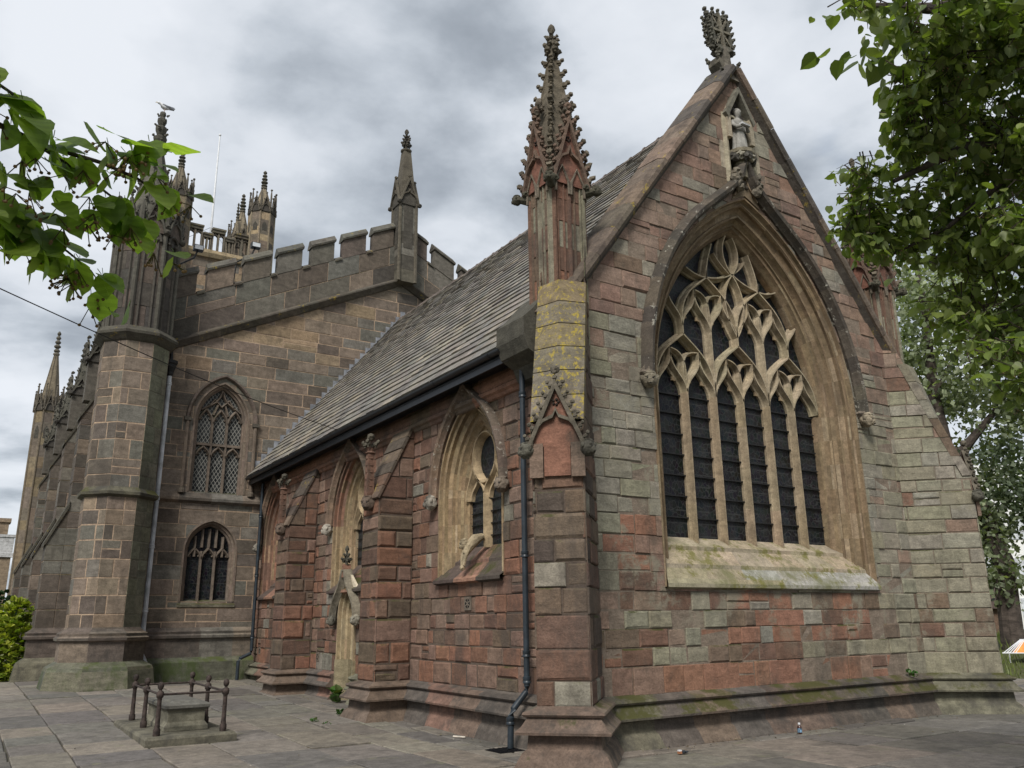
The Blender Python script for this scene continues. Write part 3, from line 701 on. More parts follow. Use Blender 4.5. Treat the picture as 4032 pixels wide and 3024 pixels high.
def finial(mb, c, z0, z1, col, s=1.0, knobs=3):
    h = z1 - z0
    mb.lathe((c[0], c[1], 0), [(.045 * s, z0), (.09 * s, z0 + .03 * h), (.04 * s, z0 + .09 * h), (.045 * s, z0 + .5 * h), (.02 * s, z1)], 8, col)
    for k in range(knobs):
        z = z0 + h * (.28 + .62 * k / knobs); r = .12 * s * (1 - .55 * k / knobs)
        for a in range(4):
            d = V3((math.cos(a * PI2 / 4 + .4 * k), math.sin(a * PI2 / 4 + .4 * k), 0)); crocket(mb, V3((c[0], c[1], z)) + d * r * .3, d, r * .72, col)
    lump(mb, (c[0], c[1], z1 - .03 * h), .055 * s, col, 4, (1, 1, 1.6), .3)
def corner_pinnacle(side):
    root = link(bpy.data.objects.new('pinnacle', None), church)
    px, py = (6.98 if side < 0 else 14.96), 9.44; w = .303; c = (.20, .10, .07, .4); cg = (.125, .105, .08, .3)
    mb = MB()
    for i, (u, n) in enumerate((((1, 0, 0), (0, -1, 0)), ((0, -1, 0), (-1, 0, 0)), ((0, 1, 0), (1, 0, 0)), ((-1, 0, 0), (0, 1, 0)))):
        fr = Fr(V3((px, py, 0)) + V3(n) * w, u, n)
        blocks(mb, fr, [(-w, 4.6), (w, 4.6), (w, 8.10), (-w, 8.10)], [], courses(4.6, 8.10, .33, .46, random.Random(i)), lambda u, v, r: jit(pick(r, (DRED, 3), (RED, 2), (GREEN, 3), (BROWN, 2)), r), MORTD, 90 + i, (.5, .6), bev=(.004, .01))
        for uu_, ww, dd in ((-w + .03, .035, .045), (w - .03, .035, .045), (0, .032, .05), (-.10, .014, .03), (.10, .014, .03), (-w + .09, .014, .03), (w - .09, .014, .03)):
            mb.loft([[fr.p(uu_ - ww, z, 0), fr.p(uu_ - ww * .4, z, dd), fr.p(uu_ + ww * .4, z, dd), fr.p(uu_ + ww, z, 0)][::-1] for z in (5.5, 8.10)], jit(pick(rnd, (DRED, 2), (GREEN, 2), (BROWN, 2)), rnd))
    mb.build('shaft', M['chancel'], root)
    mb = MB()
    for n in ((0, -1, 0), (-1, 0, 0), (1, 0, 0), (0, 1, 0)):
        gablet(mb, V3((px, py, 0)) + V3(n) * (w + .01), n, w + .06, 8.05, 9.25, .10, (.14, .095, .07, .3), (.18, .085, .06, .3), 6, .075)
        t = V3((-n[1], n[0], 0))
        for s in (-1, 1):                   # blind arches under the gablet
            q0 = V3((px, py, 0)) + V3(n) * (w + .06)
            pts = [q0 + t * (s * (.02)) + V3((0, 0, 7.88)), q0 + t * (s * .03) + V3((0, 0, 8.10)), q0 + t * (s * .14) + V3((0, 0, 8.34)), q0 + t * (s * .26) + V3((0, 0, 8.10)), q0 + t * (s * .27) + V3((0, 0, 7.88))]
            mb.tube(pts, .022, 5, (.15, .125, .095, .3))
        lump(mb, V3((px, py, 9.38)) + V3(n) * (w + .05), .07, cg, 3); 
        for a in range(6):
            d = V3((math.cos(a * 1.05), math.sin(a * 1.05), 0)); crocket(mb, V3((px, py, 9.46)) + V3(n) * (w + .02) + d * .04, d, .06, cg)
        lump(mb, V3((px, py, 9.58)) + V3(n) * (w - .01), .06, cg, 7, (1, 1, 1.5))
    mb.build('gablet', M['carved'], root)
    mb = MB(); spire(mb, (px, py), .49, 8.09, 10.55, 4, math.pi / 4, (.13, .11, .08, .5), 11, .098); mb.build('spire', M['carved'], root)
    mb = MB(); finial(mb, (px, py), 10.51, 11.12, (.115, .10, .075, .5), 1.15, 3); mb.build('finial', M['carved'], root)
    for n in ((-1, -1), (1, -1), (-1, 1)):
        mb = MB(); d = V3((n[0], n[1], 0)).normalized(); q = V3((px, py, 8.0)) + d * (w * 1.41)
        mb.tube([q - d * .1 - V3((0, 0, .02)), q + d * .05, q + d * .15 + V3((0, 0, .02))], [.06, .075, .055], 8, (.075, .07, .05, .3)); head(mb, q + d * .2 + V3((0, 0, .02)), d + V3((0, 0, -.1)), .075, (.075, .07, .05, .3))
        for s in (-1, 1): lump(mb, q + d * .05 + V3((-d.y, d.x, 0)) * .07 * s + V3((0, 0, .07)), .055, (.075, .07, .05, .3), 2, amp=.5)
        mb.build('gargoyle', M['carved'], root)
    return root
def corner_buttress(side):
    root = link(bpy.data.objects.new('corner_buttress', None), church)
    P = pN if side < 0 else pS; ax = axN if side < 0 else axS; c0 = cN if side < 0 else cS; tt = V3((-ax.y, ax.x, 0))
    mb = MB(); a, b, c, d = [V3((*p, 0)) for p in P]; zt = 4.10
    for i, (p, q, top) in enumerate(((a, b, 1), (b, c, 0), (c, d, 2))):
        U = (q - p).normalized(); n = V3((U.y, -U.x, 0)); L = (q - p).length; fr = Fr(p, U, n)
        ol = [(0, .62), (L, .62), (L, zt), (0, zt)] if not top else ([(0, .62), (L, .62), (L, zt), (0, zt + 2.6 * L)] if top == 1 else [(0, .62), (L, .62), (L, zt + 2.6 * L), (0, zt)])
        blocks(mb, fr, ol, [], ZB if side < 0 else ZC, col_cbut if side < 0 else (lambda u, v, r: col_gable(3.6 + u, max(v, 1.1), r)), MORTD if side < 0 else MORT, 101 + i + side, (.30, .75), bev=(.012, .04) if side < 0 else (.004, .024), relief=.014, joint=.014, back=.018)
    mb.build('masonry', M['chancel'] if side < 0 else M['gable'], root)
    # steep lichened weathering rising to the pinnacle, in courses
    mb = MB(); r = random.Random(5); z0, z1 = 4.12, 6.36; k = 6
    def sec(f):
        dF = BD + .015 + (.05 - BD) * f; dm = BD + .05 + (.24 - BD) * f; z = z0 + (z1 - z0) * f; hw = BW + .015
        W = lambda dd, t: c0 + ax * dd + tt * t + V3((0, 0, z))
        return [W(dF, -hw), W(dm, 0), W(dF, hw), W(dF - .16, hw), W(dF - .16, -hw)]
    for i in range(k):
        s0, s1 = sec(i / k + .003), sec((i + 1) / k - .003); mb.loft([s0, s1] if side < 9 else [s1, s0], jit(pick(r, ((.20, .16, .10), 3), ((.16, .14, .105), 2)) if side < 0 else pick(r, (GREEN, 3), (GREY, 2), (BROWN, .7)), r))
    mb.build('weathering', M['lichen'] if side < 0 else M['chancel'], root)
    # gabled niche front
    mb = MB(); q = c0 + ax * (BD + .012); gr = (.12, .105, .08, .4)
    gablet(mb, q, ax, BW + .05, 3.78, 4.66, .10, gr, (.21, .105, .072, .2), 6, .062)
    mb.box((0, 0, 0), (0, 0, 0)) if 0 else None
    W = lambda u, z, dd: q + tt * u + ax * dd + V3((0, 0, z))
    mb.build('gablet', M['carved'], root); mb = MB()
    mb.loft([[W(-.17, z, .0), W(.17, z, .0), W(.17, z, .035), W(-.17, z, .035)] for z in (3.40, 3.78)], (.21, .105, .072, .2))
    for s in (-1, 1): mb.loft([[W(s * .18, z, 0), W(s * .18, z, .06), W(s * (BW + .02), z, .06), W(s * (BW + .02), z, 0)] for z in (3.38, 3.82)], (.17, .12, .09, .4))
    mb.build('niche_panel', M['carved'], root)
    for s in (-1, 1):
        mb = MB(); head(mb, W(s * (BW + .06), 3.74, .03), ax * .6 + tt * s + V3((0, 0, -.1)), .10, (.10, .095, .075, .5)); mb.build('gargoyle', M['carved'], root)
    return root
corner_buttress(-1); corner_buttress(1); corner_pinnacle(-1); corner_pinnacle(1)

# ------------------------------------------------------------------ great east window
def cbuff(k, i, x): 
    r = random.Random(k * 3 + i * 17 + int(x * 10)); return jit(pick(r, ((.205, .15, .092), 4), ((.165, .12, .074), 3), ((.26, .20, .13), 1.2)), r, .06)
ew = link(bpy.data.objects.new('east_window', None), church)
mb = MB()
EPR = [(0, .03), (0, -.012), (.03, -.012), (.045, .05), (.075, .07), (.11, .06), (.13, .09), (.125, .15), (.19, .20), (.235, .205), (.25, .17), (.28, .18), (.29, .25), (.34, .31), (.375, .30), (.385, .34), (.42, .36), (.44, .42), (.485, .46), (.50, .50), (.50, .74)]
moulding(mb, FE, 0, EW['a'], EW['R'], EW['sp'], EB + .02, EPR, cbuff, 20)
mb.build('arch_moulding', M['buff'], ew, smooth=35)
# sill
mb = MB(); spf = [(-.74, 2.9, 2.0), (-.60, 2.87, 2.0), (-.34, 2.71, 2.14), (-.34, 2.65, 2.14), (-.10, 2.42, 2.36), (-.095, 2.36, 2.37), (.03, 2.20, 2.47), (.075, 2.13, 2.5), (.075, 2.075, 2.5), (0.0, 2.05, 2.5)]
r = random.Random(4)
for k in range(len(spf) - 1):
    a, b = spf[k], spf[k + 1]; m = 6 if k < 6 else 4
    for i in range(m):
        t0, t1 = -1 + 2 * i / m, -1 + 2 * (i + 1) / m
        cc = jit((.32, .265, .19), r, .08) if k < 5 else jit((.27, .235, .16) if i < 2 else (.30, .29, .26), r, .06)
        mb.face([FE.p(a[2] * t0, a[1], a[0]), FE.p(b[2] * t0, b[1], b[0]), FE.p(b[2] * t1, b[1], b[0]), FE.p(a[2] * t1, a[1], a[0])], cc)
mb.build('sill', M['sill'], ew)
TW = -.60                                   # depth of the glass plane behind the wall face
FT = Fr((CX, YE - TW * 1.0, 0), (1, 0, 0), (0, -1, 0))
LW = .665
def inside(u, v, d=.0):                     # inside the inner arch?
    a, R, sp = EW['a'] - .5 + d, EW['R'] - .5 + d, EW['sp']
    if v <= sp: return abs(u) < a
    cu = EW['R'] - EW['a']; x = abs(u)
    return math.hypot(x + cu, v - sp) < R
TP = [(-.050, -.02), (-.050, .045), (-.040, .055), (-.020, .060), (-.013, .085), (-.012, .17), (.012, .17), (.013, .085), (.020, .060), (.040, .055), (.050, .045), (.050, -.02)]
TP2 = [(-.034, -.02), (-.034, .035), (-.013, .05), (-.009, .14), (.009, .14), (.013, .05), (.034, .035), (.034, -.02)]
def tbar(mb, pts, prof, fr=FT, insidef=inside, k=LW, u0=-3 * LW):
    out, seg = [], []
    for u, v in pts:
        q = (u0 + u * k, v)
        if insidef(q[0], q[1], .03): seg.append(q)
        else:
            if len(seg) > 1: out.append(seg)
            seg = []
    if len(seg) > 1: out.append(seg)
    for s in out: sweep2d(mb, fr, s, prof, lambda i: jit((.335, .28, .19), random.Random(int(s[0][0] * 50) + i // 4), .06))
for i in range(1, 6):
    mb = MB(); u = (i - 3) * LW
    zt = 5.30
    sweep2d(mb, FT, [(u, 2.72), (u, 3.4), (u, 4.1), (u, 4.8), (u, zt)], TP, lambda q: jit((.285, .225, .15), random.Random(i * 9 + q), .08))
    mb.build('mullion', M['buff'], ew, smooth=30)
mb = MB()
def leafset(c, zb, mainP=TP, subP=TP2, clipside=None):
    h = .73
    for s in (-1, 1):
        tbar(mb, bez((c, zb), (c + s * .05, zb + .30), (c + s * .57, zb + .33), (c + s * .5, zb + h), 12), mainP)
        tbar(mb, bez((c + s * 1, zb), (c + s * .95, zb + .30), (c + s * .43, zb + .33), (c + s * .5, zb + h), 12), mainP)
        tbar(mb, bez((c, zb), (c - s * .14, zb + .62), (c + s * .08, zb + .72), (c + s * .5, zb + h), 12), subP)
        tbar(mb, bez((c + s * 1.0, zb), (c + s * 1.04, zb + .60), (c + s * .42, zb + .80), (c, zb + 1.01), 14), mainP)
    tbar(mb, [(c, zb + 1.0), (c, zb + 1.08), (c, zb + 1.17)], mainP)
def cusps(c, zb):
    for s in (-1, 1):
        for t, d in ((.40, 1),):
            for e, (base, sg) in enumerate(((c, s), (c + s, -s))):
                p = bez((base, zb), (base + sg * .06, zb + .34), (base + sg * .47, zb + .26), (base + sg * .5, zb + .73), 20); k = int(t * 20)
                q, q2 = p[k], p[k + 1]; nx, ny = (q2[1] - q[1]), -(q2[0] - q[0]) * LW
                U = lambda u: -3 * LW + u * LW
                ctr = (base + sg * .5, zb + .1); dx, dy = U(ctr[0]) - U(q[0]), ctr[1] - q[1]; l = math.hypot(dx, dy); dx /= l; dy /= l
                if not inside(U(q[0]), q[1], -.12): continue
                tx, ty = -dy, dx
                a = (U(q[0]) + dx * .04, q[1] + dy * .04)
                tri = [(a[0] + tx * .075, a[1] + ty * .075), (a[0] + dx * .075, a[1] + dy * .075), (a[0] - tx * .075, a[1] - ty * .075)]
                mb.loft([[FT.p(x, y, .015) for x, y in tri], [FT.p(x, y, .05) for x, y in tri]], (.33, .25, .155, .4))
for c in (1, 3, 5): leafset(c, 5.25); cusps(c, 5.25)
for c in (2, 4):
    tbar(mb, [(c, 5.25), (c, 5.7), (c, 6.1), (c, 6.42)], TP); leafset(c, 6.42); cusps(c, 6.42)
for c in (0, 6):
    s = 1 if c == 0 else -1
    tbar(mb, bez((c + s, 6.42), (c + s * .94, 6.42 + .34), (c + s * .53, 6.42 + .26), (c + s * .5, 6.42 + .73), 12), TP)
tbar(mb, bez((3, 6.42), (2.45, 6.9), (2.62, 7.35), (3, 7.62), 14), TP); tbar(mb, bez((3, 6.42), (3.55, 6.9), (3.38, 7.35), (3, 7.62), 14), TP)
for s in (-1, 1):
    tbar(mb, bez((3 - s, 7.43), (3 - s * .7, 7.46), (3 - s * .3, 7.5), (3, 7.64), 10), TP); tbar(mb, bez((3 - s, 7.43), (3 - s * 1.4, 7.40), (3 - s * 1.7, 7.5), (3 - s * 2.0, 7.62), 10), TP)
    tbar(mb, bez((3 - s, 7.43), (3 - s * .98, 7.8), (3 - s * .75, 8.0), (3 - s * .62, 8.3), 10), TP)
    tbar(mb, bez((3, 7.62), (3 + s * .35, 7.85), (3 + s * .42, 8.15), (3 + s * .04, 8.46), 12), TP)
    tbar(mb, bez((3, 7.62), (3 + s * .25, 7.72), (3 + s * .5, 7.85), (3 + s * .6, 7.98), 8), TP2)
mb.build('tracery', M['buff'], ew, smooth=30)
for z in (3.18, 3.52, 3.86, 4.20, 4.54, 4.88, 5.2):
    mb = MB(); mb.box(tuple(FT.p(-1.97, z - .009, .045)), tuple(FT.p(1.97, z + .009, .012))); mb.build('saddle_bar', M['iron'], ew)
def pane(fr, poly, name, m, parent, w=0.0):
    mb = MB(); mb.face([fr.p(u, v, w) for u, v in poly], (.02, .02, .02, .5)); return mb.build(name, m, parent)
for i in range(6):
    u = (i - 3) * LW; pane(FT, [(u, 2.80), (u + LW, 2.80), (u + LW, 5.6), (u, 5.6)], 'pane', M['glass'], ew)
pane(FT, [p for p in reversed(arch_pts(2.02, EW['R'] - .48, EW['sp'], 0, 16, 5.6)) if p[1] >= 5.6 - 1e-6], 'tracery_pane', M['glass'], ew)
# hood mould: follows the arch, then sweeps up into an ogee point
def hood_pts(a, R, sp, tipz, t_cut, n=18, drop=.0):
    cu = R - a; tm = math.acos(cu / R); L = [(cu - R * math.cos(tm * i / n), sp + R * math.sin(tm * i / n)) for i in range(n + 1)]
    L = L[:int(n * t_cut) + 1]; p = L[-1]; d = ((L[-1][0] - L[-2][0]), (L[-1][1] - L[-2][1])); l = math.hypot(*d); d = (d[0] / l, d[1] / l)
    h = tipz - p[1]; og = bez(p, (p[0] + d[0] * abs(p[0]) * .75, p[1] + d[1] * abs(p[0]) * .75), (-.04, tipz - h * .42), (0, tipz), 9)
    L = L[:-1] + og
    return ([(L[0][0], sp - drop)] if drop else []) + L + [(-x, y) for x, y in reversed(L[:-1])] + ([(-L[0][0], sp - drop)] if drop else [])
hp = hood_pts(2.56, 4.16, 5.22, 9.62, .80)
mb = MB(); r = random.Random(6)
HP = [(-.02, -.01), (-.03, .05), (.0, .085), (.03, .17), (.09, .19), (.16, .10), (.17, -.01)]
sweep2d(mb, FE, hp, [(-a, b) for a, b in HP], lambda i: jit((.085, .072, .056) if i % 3 else (.062, .054, .045), random.Random(i // 2), .12))
mb.build('hood_mould', M['hood'], ew, smooth=40)
mb = MB()                                   # sunk spandrel with a trefoil between arch point and ogee tip
mb.loft([[FE.p(u, v, d) for u, v in ((-.36, 8.83), (0, 9.0), (.36, 8.83), (.12, 9.25), (0, 9.52), (-.12, 9.25))] for d in (.0, .03)], (.17, .13, .085, .3))
for k in range(3): lump(mb, FE.p(.055 * math.cos(k * 2.09 + 1.57), 9.2 + .055 * math.sin(k * 2.09 + 1.57), .03), .045, (.06, .05, .04, .4), 0, amp=0)
for s in (-1, 1): sweep2d(mb, FE, [(s * .02, 9.46), (s * .10, 9.2), (s * .30, 8.93)], [(-.02, 0), (-.015, .06), (.015, .06), (.02, 0)], (.2, .15, .1, .3))
mb.build('spandrel', M['buff'], ew)
for s in (-1, 1):
    mb = MB(); head(mb, FE.p(s * 2.66, 5.12, .12), (s * .55 - .25, -1, -.2), .12 if s < 0 else .125, (.20, .175, .13, .5) if s < 0 else (.26, .22, .16, .5), s)
    lump(mb, FE.p(s * 2.64, 5.24, .05), .14, (.17, .14, .11, .4), 8, (1, .8, .9), .5); mb.build('label_stop', M['carved'], ew)
for s in (-1, 1):
    mb = MB()
    for k in range(5): lump(mb, FE.p(s * (.22 + .05 * (k % 3)), 9.08 + .075 * k, .12), .085, (.15, .13, .10, .4), k + s, amp=.7)
    mb.build('crocket', M['carved'], ew)

# ------------------------------------------------------------------ niche with statue, gable cross
nc = link(bpy.data.objects.new('niche', None), church)
mb = MB(); NBF = (.33, .29, .21)
for s in (-1, 1):
    mb.loft([[FE.p(u, z, w) for u, w in ((s * .30, -.25), (s * .30, .035), (s * .35, .05), (s * .42, .02), (s * .42, -.02), (s * .42, -.25))][::s] for z in (9.18, 10.62)], jit(NBF, rnd))
    mb.loft([[FE.p(u, z, w) for u, w in ((s * .40, -.05), (s * .40, .012), (s * .52, .012), (s * .52, -.05))][::s] for z in (9.35 if s < 0 else 9.5, 10.2 if s < 0 else 10.05)], jit(NBF, rnd))
    mb.loft([[FE.p(s * .30 + a, 10.10, b) for a, b in ((-.05, 0), (.05, 0), (.05, .10), (-.05, .10))], [FE.p(s * .30 + a, 10.62, b) for a, b in ((-.045, 0), (.045, 0), (.045, .09), (-.045, .09))], [FE.p(s * .30, 10.78, b) for b in (.03, .03, .04, .04)]], jit(NBF, rnd))
    mb.loft([[FE.p(s * .34, 10.50, w) for w in (-.05, .12)] + [FE.p(s * .40, 10.58, w) for w in (.12, -.05)], [FE.p(0, 11.12, w) for w in (-.05, .13)] + [FE.p(0, 11.24, w) for w in (.13, -.05)]], (.15, .14, .11, .3))
    sweep2d(mb, FE, bez((s * .29, 10.40), (s * .27, 10.62), (s * .12, 10.62), (s * .07, 10.50), 6), [(-.025, -.02), (-.02, .07), (.02, .07), (.025, -.02)], (.3, .27, .2, .4))
mb.build('niche_frame', M['carved'], nc)
mb = MB(); 
for i in range(8):
    a0, a1 = math.pi * i / 8, math.pi * (i + 1) / 8
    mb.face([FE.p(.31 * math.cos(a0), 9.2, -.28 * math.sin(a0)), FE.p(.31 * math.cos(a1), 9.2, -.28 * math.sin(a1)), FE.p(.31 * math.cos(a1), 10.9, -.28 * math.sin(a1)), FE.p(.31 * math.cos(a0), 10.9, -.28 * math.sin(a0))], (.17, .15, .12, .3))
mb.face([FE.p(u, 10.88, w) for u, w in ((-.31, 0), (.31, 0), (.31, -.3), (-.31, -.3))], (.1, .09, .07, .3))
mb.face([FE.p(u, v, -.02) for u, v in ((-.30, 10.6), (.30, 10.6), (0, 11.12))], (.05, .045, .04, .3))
mb.build('niche_back', M['buff'], nc)
mb = MB()
mb.lathe(FE.p(0, 0, .02), [(.10, 9.35), (.105, 9.55), (.15, 9.60), (.15, 9.64), (.12, 9.66), (.26, 9.80), (.27, 9.86), (.2, 9.88)], 12, (.24, .21, .15, .4))
for k in range(9):
    a = math.pi * k / 8; lump(mb, FE.p(.22 * math.cos(a), 9.74 - .03 * (k % 2), .02 + .2 * math.sin(a)), .075, (.075, .07, .06, .5) if k % 3 else (.3, .28, .22, .4), k, amp=.8)
mb.build('corbel', M['carved'], nc)
mb = MB(); sx, sy = CX - .005, YE - .03
def sring(z, rx, ry, fold=0.0, n=28, dx=0, dy=0): return [V3((sx + dx + (rx + fold * math.sin(7 * k * PI2 / n) ) * math.cos(k * PI2 / n), sy + dy + (ry + fold * math.sin(7 * k * PI2 / n + z * 3)) * math.sin(k * PI2 / n), z)) for k in range(n)]
mb.loft([sring(9.87, .165, .13, .016), sring(9.98, .15, .12, .018), sring(10.14, .135, .11, .014), sring(10.26, .12, .10, .01), sring(10.34, .115, .095, .004), sring(10.42, .135, .10, .004), sring(10.50, .152, .10, .004), sring(10.545, .13, .085), sring(10.575, .06, .06), sring(10.60, .042, .045), sring(10.635, .045, .05, 0, dy=-.012), sring(10.66, .058, .066, 0, dy=-.015), sring(10.70, .066, .074, 0, dy=-.015), sring(10.745, .066, .076, 0, dy=-.01), sring(10.78, .05, .058, 0, dy=-.005), sring(10.795, .015, .02)], (.5, .49, .47, .5))
mb.lathe((sx, sy, 0), [(.122, 10.285), (.132, 10.30), (.122, 10.315)], 20, (.5, .5, .5, .5))
for s in (-1, 1): mb.tube([(sx + s * .135, sy, 10.50), (sx + s * .165, sy - .03, 10.41), (sx + s * .15, sy - .10, 10.33), (sx + s * .06, sy - .15, 10.36)], [.045, .046, .038, .026], 8, (.5, .5, .5, .5)); lump(mb, (sx + s * .05, sy - .155, 10.365), .028, (.5, .5, .5, .5), 1, (1.2, .8, .7), .15)
lump(mb, (sx, sy - .092, 10.70), .014, (.5, .5, .5, .5), 0, (.7, 1.1, 1.5), 0)
for s in (-1, 1): lump(mb, (sx + s * .026, sy - .078, 10.715), .012, (.5, .5, .5, .5), 0, (1.3, .6, .7), 0)
st = mb.build('statue', M['statue'], None, smooth=50); tag(st, 'pale stone statue of a robed figure holding a book, standing in the gable niche', 'statue')
mb = MB(); lump(mb, (sx, sy + .005, 10.755), .078, (.4, .39, .37, .5), 5, (1, 1.02, .72), .12, 3, 5); mb.build('hair', M['statue'], st)
mb = MB(); mb.box((sx - .11, sy - .20, 10.365), (sx + .11, sy - .13, 10.40)); mb.build('book', M['carved'], st)
gc = link(bpy.data.objects.new('gable_cross', None), church)
mb = MB(); y0 = YE + .17; cc = (.105, .10, .08, .4)
mb.loft([[V3((CX + a * s, y0 + b * s2_, z)) for a, b in ((-1, -1), (1, -1), (1, 1), (-1, 1))] for s, s2_, z in ((.24, .24, 11.42), (.2, .2, 11.62), (.13, .15, 11.80), (.10, .11, 11.86), (.085, .09, 12.26))], (.17, .15, .12, .3))
for s in (-1, 1):
    mb.loft([[V3((CX + s * a, y0 + b, z)) for a, z in ((.12, 11.58), (.27, 11.80), (.27, 11.93), (.16, 11.84), (.1, 11.72))] for b in (-.14, .14)], (.15, .135, .105, .3))
    for b in (-.12, .12): crocket(mb, (CX + s * .24, y0 + b, 11.92), (s, b, .3), .075, cc); crocket(mb, (CX + s * .2, y0 + b * 1.3, 11.55), (s, b * 4, 0), .085, cc)
    for b in (-.05, .06): lump(mb, (CX + s * .13, y0 + b, 12.16), .085, cc, 5 + s + b, (1, 1, .9), .6)
mb.build('cross_base', M['carved'], gc)
mb = MB(); T = Matrix.Translation((CX - .05, y0, 12.60)) @ Matrix.Rotation(math.radians(-7), 4, 'Y'); HW, HH = .23, .34
for a, b in (((-.026, -.09, -.42), (.026, .05, .40)), ((-HW, -.085, -.024), (HW, .045, .024))): mb.box(a, b, (.21, .19, .145, .3), T)
dl = math.atan2(HH, HW)
for a in (dl, -dl): mb.box((-.40, -.075, -.02), (.40, .04, .02), (.19, .17, .13, .3), T @ Matrix.Rotation(a, 4, 'Y'))
for s in (-1, 1):
    mb.box((s * HW - .03, -.075, -HH), (s * HW + .03, .09, HH), cc, T); mb.box((-HW, -.075, s * HH - .03), (HW, .09, s * HH + .03), cc, T)
    for y in (-.05, .07):
        for k in range(5):
            f = -HH + 2 * HH * (k + .5) / 5; p = T @ V3((s * (HW + .02), y, f)); crocket(mb, p, T.to_3x3() @ V3((s, y * 2, .1)), .075, cc)
        for k in range(3):
            f = -HW + 2 * HW * (k + .5) / 3; p = T @ V3((f, y, s * (HH + .02))); crocket(mb, p, T.to_3x3() @ V3((.1, y * 2, s)), .075, cc)
    for t in (-1, 1):
        for k in range(3): lump(mb, T @ V3((s * (.09 + .05 * (k % 2)), -.03, t * (.09 + .08 * k))), .042, (.09, .085, .068, .4), k, (1, 1.2, 1), .6)
        crocket(mb, T @ V3((s * HW, 0, t * HH)), T.to_3x3() @ V3((s, 0, t)), .10, cc)
mb.build('cross_head', M['carved'], gc)

